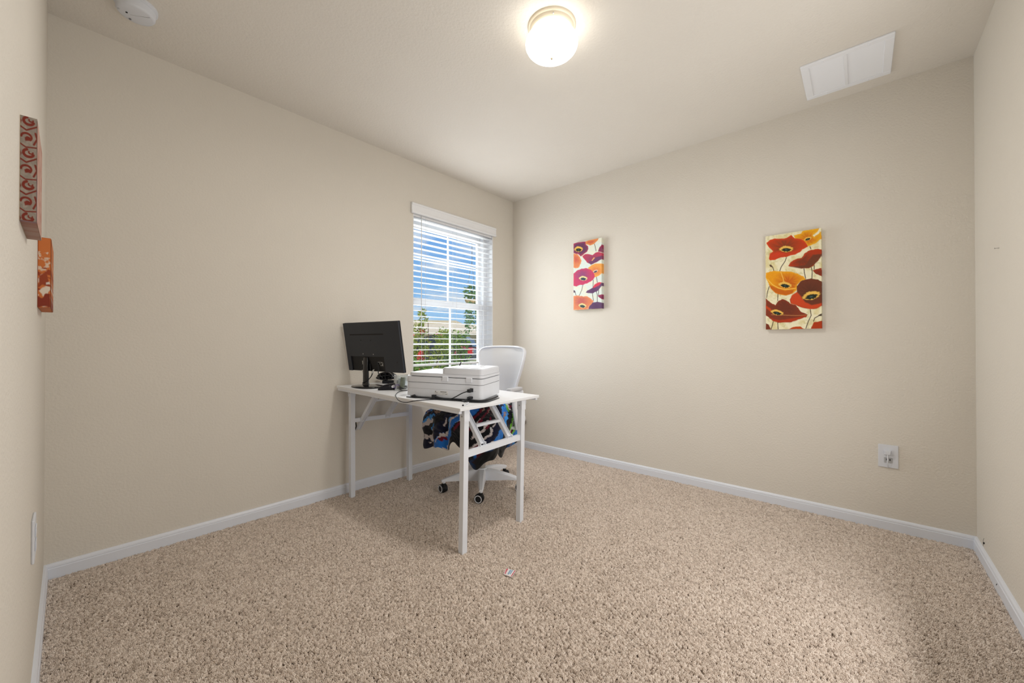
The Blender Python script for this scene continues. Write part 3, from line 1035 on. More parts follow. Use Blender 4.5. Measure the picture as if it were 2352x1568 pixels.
def outlet_behind():
    o = thing('wall_outlet', 'tan outlet plate behind the desk leg by the chair', 'outlet', (0, -0.075, 0.245))
    Mt = mat('tan_plate', srgb(172, 156, 134), 0.5, var=(30, .03))
    MB().box((-0.003, -0.075, 0.247), (0.006, 0.09, 0.128), bevel=0.002).build('cover_plate', Mt, o, True)
    for dz in (-.022, .022):
        MB().box((-0.007, -0.075, 0.247 + dz), (0.002, 0.034, 0.028), bevel=0.001, seg=1).build('receptacle', Mt, o, True)
    p = thing('plug_adapter', 'grey plug adapter with black cord behind the right desk leg', 'plug', (-0.008, -0.14, 0.25))
    MB().box((-0.030, -0.148, 0.25), (0.06, 0.062, 0.05), bevel=0.012).build('adapter_body', mat('adapter_grey', srgb(150, 142, 136), .5, var=(20, .03)), p, True, smooth=True)
    MB().tube([(-0.05, -0.13, 0.27), (-0.06, -0.09, 0.31), (-0.05, -0.05, 0.345), (-0.03, -0.03, 0.40), (-0.02, -0.02, 0.46)], 0.0035, 6).build('cord', M_black, p, True, smooth=True)


outlet_behind()

s = thing('cable_stub', 'black cable stub poking from the wall above the right baseboard', 'cable', (-0.163, -BY, 0.089))
MB().lathe([(0, -.0062), (.0014, -.004), (.0030, .0), (.0026, .003), (0, .0055)], 10, c=(-0.163, -BY + .0032, 0.089)).build('cable_end', M_rubber, s, True, smooth=True)
MB().tube([(-0.163, -BY + .003, 0.112), (-0.163, -BY + .005, 0.10), (-0.163, -BY + .005, 0.075)], 0.0005, 5).build('wire', M_dark, s, True)
nail = thing('wall_nail', 'small thin nail stuck in the bright right-hand wall', 'nail', (-0.42, -BY, 1.40))

# placed where the right edge of the frame meets the south wall
MB().tube([(-0.452, -BY, 1.402), (-0.440, -BY + .010, 1.404)], 0.0012, 6).build('shank', M_metal, nail, True)
MB().lathe([(0, 0), (0.003, 0), (0.003, .0008), (0, .0008)], 8, c=(-0.440, -BY + .010, 1.404), axis=(0.3, 1, 0.1)).build('head', M_metal, nail, True)
s = thing('door_stop_screw', 'dark screw head on the right-hand baseboard', 'screw', (-0.452, -BY + .013, 0.028))
MB().lathe([(0.0028, 0), (0.0025, .001), (0, .0014)], 10, c=(-0.452, -BY + .013, 0.028), axis=(0, 1, 0)).build('screw_head', M_dark, s, True)
MB().lathe([(0.0022, 0), (0.002, .001), (0, .0012)], 10, c=(-0.445, -BY + .013, 0.022), axis=(0, 1, 0)).build('screw_head', M_dark, s, True)

# ------------------------------------------------------------------ paper packet on the carpet
def packet():
    p = thing('paper_packet', 'small white paper packet with red and blue print on the carpet', 'packet', (-1.688, -1.467, 0.004))
    P = [Vector(v) for v in ((-1.709, -1.452, 0.006), (-1.676, -1.440, 0.012), (-1.664, -1.484, 0.013), (-1.701, -1.492, 0.005))]
    q = MB(); q.quad_prism([v - Vector((0, 0, .003)) for v in P], P)
    q.build('paper', mat('packet_paper', srgb(238, 230, 232), .6, var=(80, .04)), p, True)

    def patch(a0, a1, b0, b1, m, nm):
        def at(a, b):
            return (P[0] * (1 - a) + P[1] * a) * (1 - b) + (P[3] * (1 - a) + P[2] * a) * b + Vector((0, 0, .0006))
        c4 = [at(a0, b0), at(a1, b0), at(a1, b1), at(a0, b1)]
        k = MB(); k.quad_prism([v - Vector((0, 0, .0004)) for v in c4], c4)
        k.build(nm, m, p, True)
    Mr = mat('packet_red', srgb(206, 84, 96), .6, var=(200, .15))
    Mb = mat('packet_blue', srgb(140, 176, 200), .6, var=(200, .1))
    patch(.12, .35, .08, .22, Mr, 'print_mark'); patch(.42, .62, .05, .2, Mr, 'print_mark'); patch(.66, .95, .04, .2, Mr, 'print_mark')
    patch(.15, .9, .42, .58, Mb, 'print_mark'); patch(.3, .95, .62, .74, Mb, 'print_mark'); patch(.02, .98, .9, .98, Mr, 'print_mark')


packet()

# ------------------------------------------------------------------ folding desk
SL = 0.0237                                     # the desk stands a little out of level


def tz(y):
    return 0.705 + SL * (y + 1.21)


TL, TN, TR = (-1.795, -0.028), (-1.7465, -1.209), (-1.113, -1.191)
TB = (TL[0] + TR[0] - TN[0], -0.014)


def desk():
    d = thing('folding_desk', 'white folding desk with steel legs in front of the window', 'desk', (-1.45, -0.6, 0))
    cs = [TL, TN, TR, TB]
    th = 0.015
    q = MB(); q.quad_prism([(x, y, tz(y) - th) for x, y in cs], [(x, y, tz(y)) for x, y in cs])
    es = list(q.bm.edges)
    bmesh.ops.bevel(q.bm, geom=es, offset=0.0015, segments=1, affect='EDGES')
    q.build('tabletop', M_top, d, True)
    # under-frame rails
    def inset(p, k=0.012):
        cx = sum(c[0] for c in cs) / 4; cy = sum(c[1] for c in cs) / 4
        return Vector((p[0] + (k if p[0] < cx else -k), p[1] + (k if p[1] < cy else -k), 0))
    ci = [inset(p) for p in cs]
    for a, b in ((0, 1), (2, 3)):
        A, B = ci[a].copy(), ci[b].copy()
        A.z = tz(A.y) - th - .007; B.z = tz(B.y) - th - .007
        MB().bar(A, B, 0.018, 0.014).build('under_rail', M_white, d, True)
    s = 0.030
    legs = [(-1.713, -1.187, -0.014), (-1.269, -1.172, -0.014), (-1.736, -0.111, 0.006), (-1.298, -0.119, 0.006)]
    for x, y, lean in legs:
        zt = tz(y) - th
        b4 = [(x, y), (x + s, y), (x + s, y + s), (x, y + s)]
        q = MB(); q.quad_prism([(a, b, -0.009) for a, b in b4], [(a, b + lean, zt - .012) for a, b in b4])
        lg = q.build('leg', M_white, d, True)
        e = 0.0022
        b5 = [(x - e, y - e), (x + s + e, y - e), (x + s + e, y + s + e), (x - e, y + s + e)]
        q = MB(); q.quad_prism([(a, b + lean, zt - .055) for a, b in b5], [(a, b + lean, zt) for a, b in b5])
        br = q.build('leg_bracket', M_white, lg, True)
        MB().tube([(x - .004, y + s / 2 + lean, zt - .03), (x - .0005, y + s / 2 + lean, zt - .03)], 0.004, 8).build('bolt', M_metal, lg, True)
    # cross bars
    MB().bar((-1.69, -1.172 - .004, 0.470), (-1.25, -1.157 - .004, 0.478), 0.022, 0.030).build('cross_bar', M_white, d, True)
    MB().bar((-1.715, -0.096, 0.502), (-1.285, -0.104, 0.492), 0.020, 0.026).build('cross_bar', M_white, d, True)
    # folding braces (C-channel): near frame then far frame
    def channel(a, b, nm='brace'):
        a = Vector(a); b = Vector(b)
        q = MB()
        q.bar(a, b, 0.030, 0.003, up=(0, .8, .6))
        off = Vector((0.0145, 0, 0))
        q.bar(a + off, b + off, 0.003, 0.020, up=(0, .8, .6))
        q.bar(a - off, b - off, 0.003, 0.020, up=(0, .8, .6))
        return q.build(nm, M_white, d, True)
    for x, xt in ((-1.558, -1.558), (-1.350, -1.350)):
        channel((x, -1.160, 0.496), (xt, -1.003, 0.690))
        k = MB()
        for dx in (-.018, .018):
            k.box((x + dx, -1.163, 0.490), (0.004, 0.020, 0.032))
        k.box((x, -1.166, 0.484), (0.038, 0.006, 0.010))
        k.build('hinge_bracket', M_white, d, True)
    MB().bar((-1.545, -1.098, 0.578), (-1.364, -1.098, 0.580), 0.022, 0.014).build('brace_link', M_white, d, True)
    for x in (-1.655, -1.470):
        channel((x, -0.040 if x < -1.6 else -0.10, 0.425 if x < -1.6 else .49), (x, -0.305, 0.700))
    MB().bar((-1.645, -0.245, 0.640), (-1.482, -0.245, 0.640), 0.018, 0.012).build('brace_link', M_white, d, True)
    MB().tube([(-1.675, -0.038, 0.42), (-1.674, -0.058, 0.45), (-1.676, -0.052, 0.50), (-1.69, -0.04, 0.53)], 0.0035, 6).build('brace_spring', M_rubber, d, True, smooth=True)
    return d


desk()

# ------------------------------------------------------------------ printer
def printer():
    ax = Vector((0.42, -0.907, 0)).normalized(); ay = Vector((0.907, 0.42, 0)).normalized()
    c = Vector((-1.730, -0.733, 0)) + ax * 0.227 + ay * 0.148
    c.z = tz(c.y) + 0.0005
    rot = Matrix.Rotation(math.atan(SL), 4, 'X') @ Matrix.Rotation(math.atan2(ax.y, ax.x), 4, 'Z')
    p = thing('printer', 'white all-in-one printer with document feeder on the desk', 'printer', c, rot.to_euler())
    # local: x along the back (left -> right), y away from camera, z up
    def slab(x0, x1, y0, y1, z0, z1, r, bev=0.004):
        """rounded-rectangle slab"""
        q = MB()
        pts = []
        for cx, cy, a0 in ((x1 - r, y0 + r, -90), (x1 - r, y1 - r, 0), (x0 + r, y1 - r, 90), (x0 + r, y0 + r, 180)):
            for k in range(5):
                a = R(a0 + 22.5 * k)
                pts.append((cx + r * math.cos(a), cy + r * math.sin(a)))
        q.quad_prism([(x, y, z0) for x, y in pts], [(x, y, z1) for x, y in pts])
        if bev:
            es = [e for e in q.bm.edges if abs(e.verts[0].co.z - e.verts[1].co.z) < 1e-6 and abs(e.verts[0].co.z - z1) < 1e-6]
            bmesh.ops.bevel(q.bm, geom=es, offset=bev, segments=2, affect='EDGES')
        return q
    P2 = M_plastic
    w, dp = 0.227, 0.148
    slab(-w + .012, w - .012, -dp + .012, dp - .012, 0.0, 0.012, 0.02, 0).build('foot_plate', M_grey, p)
    slab(-w, w, -dp, dp, 0.010, 0.084, 0.024, 0.001).build('lower_body', P2, p, smooth=True)
    slab(-w + .002, w - .002, -dp + .002, dp - .002, 0.083, 0.087, 0.024, 0).build('seam', M_dark, p)
    slab(-w, w, -dp, dp, 0.0862, 0.117, 0.024, 0.002).build('scanner_body', P2, p, smooth=True)
    slab(-w + .020, w - .006, -dp + .006, dp - .006, 0.116, 0.121, 0.024, 0).build('lid_gap', M_dark, p)
    slab(-w + .016, w, -dp, dp, 0.1205, 0.138, 0.024, 0.003).build('lid', P2, p, smooth=True)
    slab(-0.012, w, -dp, dp - .01, 0.137, 0.170, 0.024, 0.005).build('document_feeder', P2, p, smooth=True)
    MB().box((-0.018 + .09, 0.05, 0.1705), (0.15, 0.11, 0.0016), bevel=0.0006, seg=1).build('feeder_tray', M_grey, p)
    MB().box((0.10, -0.055, 0.1708), (0.17, 0.10, 0.0022), bevel=0.001, seg=1).build('feeder_cover', P2, p)
    MB().box((0.02, 0.028, 0.181), (0.004, 0.006, 0.022), rot=Euler((0, R(25), 0))).build('paper_guide', M_dark, p)
    for x in (0.012, 0.150):
        MB().box((x, -dp + .001, 0.1105), (0.034, 0.010, 0.026), bevel=0.002, seg=1).build('hinge', P2, p)
    # back-panel line, sticker and sockets
    MB().box((-0.01, -dp - .0002, 0.052), (0.40, 0.0010, 0.0012)).build('panel_line', M_grey, p)
    MB().box((-0.01, -dp - .0004, 0.034), (0.080, 0.0008, 0.022)).build('rating_sticker', mat('sticker', srgb(222, 222, 222), .5, var=(60, .02)), p)
    for x, z, a, b in ((0.003, 0.0395, 0.036, 0.0028), (-0.044, 0.0405, 0.004, 0.005), (-0.038, 0.034, 0.016, 0.001), (0.012, 0.030, 0.03, 0.001), (0.02, 0.027, 0.01, 0.0012)):
        MB().box((x, -dp - .0009, z), (a, 0.0006, b)).build('sticker_print', M_dark, p)
    MB().box((0.166, -dp - .001, 0.058), (0.018, 0.004, 0.020), bevel=.001, seg=1).build('power_socket', M_dark, p)
    MB().box((0.164, -dp - .001, 0.019), (0.020, 0.004, 0.012), bevel=.001, seg=1).build('data_socket', M_dark, p)
    return p, c, ax, ay


PR, PC, PAX, PAY = printer()


def on_desk(a, b, h=0.0):
    """printer-frame point (a along its back, b out of its back, h above desk)"""
    v = PC + PAX * a + PAY * b
    v.z = tz(v.y) + h
    return v


def smooth_path(pts, n=6):
    P = [Vector(p) for p in pts]
    P = [P[0] * 2 - P[1]] + P + [P[-1] * 2 - P[-2]]
    o = []
    for i in range(1, len(P) - 2):
        for k in range(n):
            t = k / n
            o.append(0.5 * ((2 * P[i]) + (-P[i - 1] + P[i + 1]) * t + (2 * P[i - 1] - 5 * P[i] + 4 * P[i + 1] - P[i + 2]) * t * t
                            + (-P[i - 1] + 3 * P[i] - 3 * P[i + 1] + P[i + 2]) * t ** 3))
    o.append(P[-2])
    return o


def cables():
    bk = -0.148
    # power cord from the socket down into the bundle
    t = thing('printer_cable', 'black power cable plugged high into the printer back', 'cord', on_desk(0.166, bk - .02, .058))
    q = MB(); q.bar(on_desk(0.166, bk - .003, .058), on_desk(0.158, bk - .024, .056), 0.018, 0.016); q.build('plug', M_black, t, True)
    MB().tube(smooth_path([on_desk(0.160, bk - .020, .056), on_desk(0.128, bk - .03, .045), on_desk(0.09, bk - .032, .024), on_desk(0.05, bk - .025, .008),
                           on_desk(-0.02, bk - .03, .0045), on_desk(-0.10, bk - .028, .0045), on_desk(-0.17, bk - .022, .004), on_desk(-0.21, bk - .02, .004)]), 0.0026, 8).build('wire', M_black, t, True, smooth=True)
    # thin cable looping over the desk edge to the jar
    t = thing('thin_cable', 'thin black cable looping over the desk edge by the jar', 'cord', on_desk(-0.24, bk - .02, .003))
    MB().tube(smooth_path([(-1.588, -0.535, tz(-.53) + .003), (-1.639, -0.538, tz(-.54) + .003), (-1.713, -0.612, tz(-.61) + .003), (-1.772, -0.700, tz(-.70) + .003), (-1.797, -0.775, tz(-.78) - .010),
                           (-1.797, -0.840, tz(-.84) - .010), (-1.766, -0.895, tz(-.895) + .003), on_desk(-0.02, bk - .040, .004), on_desk(0.06, bk - .034, .004), on_desk(0.12, bk - .02, .004)]), 0.0022, 8).build('wire', M_black, t, True, smooth=True)
    # thick cord with moulded plug running round the corner
    t = thing('thick_cord', 'thick black cord with moulded plug along the printer foot', 'cord', on_desk(0.0, bk - .02, .006))
    q = MB()
    q.bar(on_desk(-0.052, bk - .020, .013), on_desk(-0.034, bk - .020, .013), 0.020, 0.024)
    q.tube([on_desk(-0.036, bk - .020, .013), on_desk(-0.015, bk - .020, .010), on_desk(0.01, bk - .021, .007)], [0.009, 0.0065, 0.0045], 8)
    q.build('plug', M_black, t, True)
    MB().tube(smooth_path([on_desk(0.0, bk - .021, .007), on_desk(0.06, bk - .022, .008), on_desk(0.12, bk - .024, .010), on_desk(0.17, bk - .028, .009), on_desk(0.215, bk - .024, .008),
                           on_desk(0.243, bk + .01, .008), on_desk(0.252, bk + .08, .008), on_desk(0.256, bk + .16, .009)]), [0.0034] * 18 + [0.0055] * 25, 8).build('wire', M_black, t, True, smooth=True)
    t = thing('power_lead', 'second black cord lying along the printer base, ending in a plug', 'cord', on_desk(-0.17, bk - .012, .006))
    q = MB(); q.tube([on_desk(-0.180, bk - .015, .008), on_desk(-0.165, bk - .014, .010), on_desk(-0.150, bk - .015, .006)], [0.006, 0.010, 0.004], 8); q.build('plug', M_black, t, True, smooth=True)
    MB().tube(smooth_path([on_desk(-0.150, bk - .015, .006), on_desk(-0.09, bk - .013, .005), on_desk(-0.05, bk - .012, .004), on_desk(0.05, bk - .013, .003), on_desk(0.15, bk - .036, .003),
                           on_desk(0.21, bk - .036, .003), on_desk(0.25, bk - .01, .003), on_desk(0.262, bk + .06, .003), on_desk(0.268, bk + .15, .003)]), 0.0026, 8).build('wire', M_black, t, True, smooth=True)
    t = thing('data_cable', 'black data plug low in the printer back', 'cord', on_desk(0.164, bk - .012, .019))
    q = MB(); q.bar(on_desk(0.164, bk - .003, .020), on_desk(0.160, bk - .026, .018), 0.018, 0.013); q.build('plug', M_black, t, True)
    MB().tube(smooth_path([on_desk(0.160, bk - .024, .018), on_desk(0.150, bk - .040, .010), on_desk(0.145, bk - .05, .003)]), 0.003, 8).build('wire', M_black, t, True, smooth=True)
    t = thing('white_connector', 'short white cable tip with black end on the desk corner', 'cord', (-1.66, -1.15, tz(-1.15)))
    MB().tube(smooth_path([(-1.628, -1.135, tz(-1.135) + .006), (-1.645, -1.142, tz(-1.142) + .005), (-1.664, -1.158, tz(-1.158) + .0035)]), 0.0032, 8).build('tip', M_plastic, t, True, smooth=True)
    MB().tube([(-1.688, -1.163, tz(-1.163) + .003), (-1.694, -1.168, tz(-1.168) + .004)], 0.0042, 8).build('end_cap', M_black, t, True)
    MB().tube(smooth_path([(-1.664, -1.158, tz(-1.158) + .0025), (-1.676, -1.163, tz(-1.16) + .002), (-1.688, -1.163, tz(-1.163) + .003)]), 0.0015, 6).build('wire', M_plastic, t, True)


cables()

# ------------------------------------------------------------------ monitor
def monitor():
    bc = Vector((-1.672, -0.205, 0)); bc.z = tz(bc.y) + .0005
    m = thing('computer_monitor', 'black computer monitor seen from behind on the desk', 'monitor', bc)
    yaw, tilt = R(9.9), R(9.2)
    n = Vector((math.cos(yaw) * math.cos(tilt), math.sin(yaw) * math.cos(tilt), math.sin(tilt)))
    r = Vector((math.sin(yaw), -math.cos(yaw), 0))           # image right
    u = r.cross(n)
    if u.z < 0: u = -u
    c = Vector((-1.678, -0.286, 0.991))
    Wd, Hh = 0.528, 0.321

    def at(a, b, k):
        """a right, b up (from centre), k towards the back (to the camera)"""
        return c + r * a + u * b - n * k
    def slab(a0, a1, b0, b1, k0, k1, ins=0.0):
        q = MB()
        q.quad_prism([at(a0, b0, k0), at(a1, b0, k0), at(a1, b1, k0), at(a0, b1, k0)],
                     [at(a0 + ins, b0 + ins, k1), at(a1 - ins, b0 + ins, k1), at(a1 - ins, b1 - ins, k1), at(a0 + ins, b1 - ins, k1)])
        return q
    q = slab(-Wd / 2, Wd / 2, -Hh / 2, Hh / 2, -0.010, 0.0, 0.0)
    bmesh.ops.bevel(q.bm, geom=list(q.bm.edges), offset=0.002, segments=2, affect='EDGES')
    q.build('bezel', M_black, m, True)
    slab(-Wd / 2 + .012, Wd / 2 - .012, -Hh / 2 + .02, Hh / 2 - .012, -0.0102, -0.0106).build('screen', M_gloss, m, True)
    # rear shell with a recess at the bottom middle
    q = MB()
    a0, a1, b0, b1 = -Wd / 2 + .001, Wd / 2 - .001, -Hh / 2 + .001, Hh / 2 - .001
    ra0, ra1, rb = -0.225, 0.100, -0.062
    for x0, x1, y0, y1 in ((a0, a1, rb, b1), (a0, ra0, b0, rb), (ra1, a1, b0, rb)):
        q.quad_prism([at(x0, y0, 0), at(x1, y0, 0), at(x1, y1, 0), at(x0, y1, 0)], [at(x0, y0, .010), at(x1, y0, .010), at(x1, y1, .010), at(x0, y1, .010)])
    q.build('rear_shell', M_mon, m, True)
    slab(ra0, ra1, b0, rb, 0.0, 0.003).build('recess', mat('recess_black', srgb(15, 15, 17), .5, var=(9, .1)), m, True)
    slab(-0.205, 0.120, 0.078, 0.086, 0.0095, 0.0104).build('vent_slot', M_dark, m, True)
    for a, b, mm in ((-0.10, .045, M_dark), (-.005, .043, M_dark), (-.095, -.045, M_metal), (0.005, -.047, M_metal), (0.215, -.095, M_dark)):
        o = at(a, b, .010)
        MB().lathe([(0.0035, 0), (0.003, .001), (0, .0012)], 8, c=o, axis=-n).build('screw', mm, m, True)
    # stickers, print and label marks in the recess
    slab(-0.122, -0.098, -0.118, -0.093, 0.003, 0.0036).build('sticker', M_pale, m, True)
    for a0_, a1_, b0_, b1_ in ((-.119, -.101, -.100, -.097), (-.117, -.106, -.111, -.106), (-.103, -.100, -.114, -.104)):
        slab(a0_, a1_, b0_, b1_, 0.0036, 0.0039).build('sticker_print', M_dark, m, True)
    Mm = mat('moulded_print', srgb(160, 160, 158), .6, var=(90, .1))
    for a0_, a1_, b0_, b1_ in ((0.03, 0.058, -.100, -.097), (0.045, 0.051, -.112, -.104), (0.062, 0.070, -.105, -.097), (0.066, 0.072, -.122, -.110), (0.050, 0.066, -.122, -.119), (.074, .077, -.124, -.100)):
        slab(a0_, a1_, b0_, b1_, 0.003, 0.0036).build('print_mark', Mm, m, True)
    # stand
    px, py = bc.x - .012, bc.y
    zt = 0.922
    q = MB()
    seg = []
    for z, sx, sy in ((bc.z + .012, .026, .034), (bc.z + .03, .020, .026), (zt - .02, .019, .025), (zt, .017, .022)):
        seg.append([(px + sx * 0.80 * math.cos(a), py + sy * 1.05 * math.sin(a), z) for a in [k * 2 * math.pi / 16 for k in range(16)]])
    for s0, s1 in zip(seg[:-1], seg[1:]):
        q.quad_prism(s0, s1)
    q.build('stand_pole', M_gloss, m, True, smooth=True)
    q = MB(); q.lathe([(0, 0.016), (.06, .0145), (.105, .010), (.116, .007), (.118, .003), (.114, 0), (0, 0)], 48, sx=.80, sy=1.0)
    q.build('stand_base', M_gloss, m, smooth=True)
    # cords hanging out of the recess
    MB().tube(smooth_path([at(-0.045, -0.11, .006), at(-0.04, -0.15, .012), (px + .03, py - .035, 0.83), (px + .022, py - .03, .80), (px - .005, py - .032, .775), (px - .022, py + .0, .757)]), 0.003, 8).build('power_cable', M_black, m, True, smooth=True)
    MB().tube(smooth_path([at(0.03, -0.10, .006), at(0.04, -0.14, .012), at(0.03, -0.17, .01), at(0.05, -.20, 0)]), 0.003, 8).build('video_cable', M_black, m, True, smooth=True)
    MB().bar(at(-0.030, -0.172, .014), at(-0.006, -0.146, .014), 0.003, 0.010, up=tuple(n)).build('cable_tag', M_pale, m, True)
    q = MB(); q.quad_prism([at(-.128, -.152, .010), at(-.104, -.166, .010), at(-.122, -.180, .010)], [at(-.128, -.152, .012), at(-.104, -.166, .012), at(-.122, -.180, .012)]); q.build('cable_tag', M_pale, m, True)
    MB().tube(smooth_path([at(-.105, -.10, .006), at(-.11, -.14, .008), at(-.13, -.175, .006)]), 0.0016, 6).build('wire', M_black, m, True)
    return m


monitor()

# ------------------------------------------------------------------ cable coil, pouch, jar
def cable_coil():
    c0 = Vector((-1.478, -0.112, 0)); c0.z = tz(c0.y)
    t = thing('cable_coil', 'glossy bundle of coiled black cables behind the monitor stand', 'cables', c0)
    rnd = random.Random(5)
    ax = Vector((.663, -.749, 0)); ay = Vector((.749, .663, 0))
    for k in range(18):
        pts = []
        rx = rnd.uniform(.034, .068); rz = rnd.uniform(.008, .024); ph = rnd.uniform(0, 6.28); oz = rnd.uniform(.044, .056)
        oy = rnd.uniform(-.030, .030); ox = rnd.uniform(-.006, .006); tl = rnd.uniform(-.25, .25)
        for a in range(21):
            th = a / 20 * 2 * math.pi
            pts.append(c0 + ax * (ox + rx * math.cos(th)) + ay * (oy + .010 * math.sin(th + ph)) + Vector((0, 0, oz + rz * math.sin(th) + tl * .02 * math.cos(th) + .002 * math.sin(3 * th + ph))))
        MB().tube(pts, 0.0052, 7, cap=False).build('loop', M_gloss, t, True, smooth=True)
    q = MB()
    q.tube(smooth_path([c0 + ay * y + Vector((0, 0, z)) for y, z in ((-.035, .05), (-.02, .078), (.02, .078), (.036, .05), (.02, .024), (-.02, .024), (-.035, .05))]), .004, 6)
    q.build('tie', M_rubber, t, True, smooth=True)
    # power brick under the coil
    b = thing('power_brick', 'black power brick lying under the coiled cables', 'power brick', c0 + ax * .03 + Vector((0, 0, .001)))
    MB().box(c0 + ax * .03 + Vector((0, 0, 0.0115)), (0.110, 0.056, 0.020), rot=Euler((0, 0, math.atan2(-.749, .663))), bevel=0.005).build('brick_body', M_black, b, True, smooth=True)


cable_coil()


def pouch():
    a = Vector((-1.694, -0.398, 0)); b = Vector((-1.624, -0.432, 0))
    a.z = tz(a.y); b.z = tz(b.y)
    t = thing('pouch', 'black folded pouch with a purple and white spot beside the jar', 'pouch', (a + b) / 2)
    d = (b - a); L = d.length; d.normalize(); s = Vector((-d.y, d.x, 0))
    q = MB()
    rings = []
    prof = [(-.012, .010, .012), (.006, .022, .026), (.03, .026, .034), (.06, .028, .040), (.09, .026, .044), (L + .01, .020, .040)]
    for x, w, h in prof:
        p = a + d * x
        ring = []
        for k in range(12):
            th = k / 12 * 2 * math.pi
            ring.append(p + s * (w * math.cos(th)) + Vector((0, 0, max(.0008, h * .5 + h * .5 * math.sin(th)))))
        rings.append([q.bm.verts.new(v) for v in ring])
    for r0, r1 in zip(rings[:-1], rings[1:]):
        for k in range(12):
            q.bm.faces.new((r0[k], r0[(k + 1) % 12], r1[(k + 1) % 12], r1[k]))
    q.bm.faces.new(rings[0][::-1]); q.bm.faces.new(rings[-1])
    q.build('pouch_body', mat('pouch_vinyl', srgb(22, 22, 30), .3, bump=(40, .6, .008), var=(20, .3)), t, True, smooth=True, angle=70)
    cpt = a + d * .082 - s * .026 + Vector((0, 0, .022))
    for k, (mm, off, sx) in enumerate(((mat('purple_patch', srgb(128, 104, 176), .5, var=(40, .1)), .012, .020), (mat('white_patch', srgb(214, 216, 224), .5, var=(40, .05)), -.004, .014))):
        MB().lathe([(0, 0), (sx, 0), (sx * .9, .002), (0, .003)], 16, c=cpt + d * off + Vector((0, 0, .002)), axis=(-s * .9 + Vector((0, 0, .5))).normalized(), sx=1, sy=.7).build('spot', mm, t, True)
    t2 = [a + d * x for x in (0.0,)]


pouch()


def jar():
    c = Vector((-1.592, -0.478, 0)); c.z = tz(c.y)
    t = thing('glass_jar', 'open clear glass jar of odds and ends beside the printer', 'jar', c)
    gm = bpy.data.materials.new('jar_glass')
    gm.use_nodes = True
    nt_ = gm.node_tree
    nt_.nodes.clear()
    o_ = nt_.nodes.new('ShaderNodeOutputMaterial')
    mx = nt_.nodes.new('ShaderNodeMixShader')
    tr = nt_.nodes.new('ShaderNodeBsdfTransparent'); tr.inputs[0].default_value = (0.93, 0.955, 0.965, 1)
    gl = nt_.nodes.new('ShaderNodeBsdfGlossy'); gl.inputs['Roughness'].default_value = 0.05
    lw = nt_.nodes.new('ShaderNodeLayerWeight'); lw.inputs[0].default_value = 0.35
    nt_.links.new(lw.outputs['Facing'], mx.inputs[0]); nt_.links.new(tr.outputs[0], mx.inputs[1]); nt_.links.new(gl.outputs[0], mx.inputs[2])
    nt_.links.new(mx.outputs[0], o_.inputs[0])
    r = 0.046
    MB().lathe([(0, .001), (r - .004, .001), (r - .001, .006), (r, .02), (r + .001, .07), (r + .0, .092), (r - .002, .094), (r - .003, .092), (r - .002, .07), (r - .003, .02), (r - .006, .008), (0, .006)], 32).build('glass', gm, t, smooth=True)
    # what is in the jar
    rnd = random.Random(11)
    roll = thing('paper_roll', 'grey-green roll of paper standing in the glass jar', 'paper roll', c + Vector((-.006, -.016, .018)))
    MB().lathe([(.006, 0), (.015, 0), (.015, .062), (.006, .062), (.005, .02)], 18, c=(0, 0, 0), axis=(.08, -.05, 1)).build('roll', mat('paper_roll', srgb(150, 152, 132), .7, var=(60, .15)), roll, smooth=True)
    sc = thing('paper_scrap', 'crumpled pale paper scrap in the glass jar', 'paper scrap', c + Vector((.004, .014, .02)))
    q = MB(); q.lathe([(0, 0), (.012, .004), (.018, .02), (.012, .04), (.015, .052), (0, .056)], 9); 
    for v in q.bm.verts: v.co += Vector((rnd.uniform(-.004, .004), rnd.uniform(-.004, .004), rnd.uniform(-.003, .003)))
    q.build('scrap', mat('scrap_paper', srgb(206, 212, 216), .7, var=(80, .08)), sc)
    cols = [M_metal, mat('coin_brown', srgb(112, 92, 74), .45, metal=.5, var=(90, .15)), mat('coin_dark', srgb(70, 62, 56), .5, metal=.4, var=(90, .1))]
    k = 0
    for ring, nn, z in ((.027, 9, .011), (.030, 9, .0175), (.014, 6, .011), (.026, 8, .024), (.014, 5, .02)):
        for j in range(nn):
            a = j / nn * 6.283 + ring * 90
            p = c + Vector((ring * math.cos(a), ring * math.sin(a), z + rnd.uniform(-.001, .0015)))
            co = thing('coin', 'dull coin in the heap at the bottom of the glass jar', 'coin', p, (rnd.uniform(-.7, .7), rnd.uniform(-.7, .7), 0), 'coins in the glass jar')
            MB().lathe([(0, -.0009), (.0088, -.0009), (.0092, 0), (.0088, .0009), (0, .0009)], 12).build('disc', cols[k % 3], co)
            k += 1


jar()

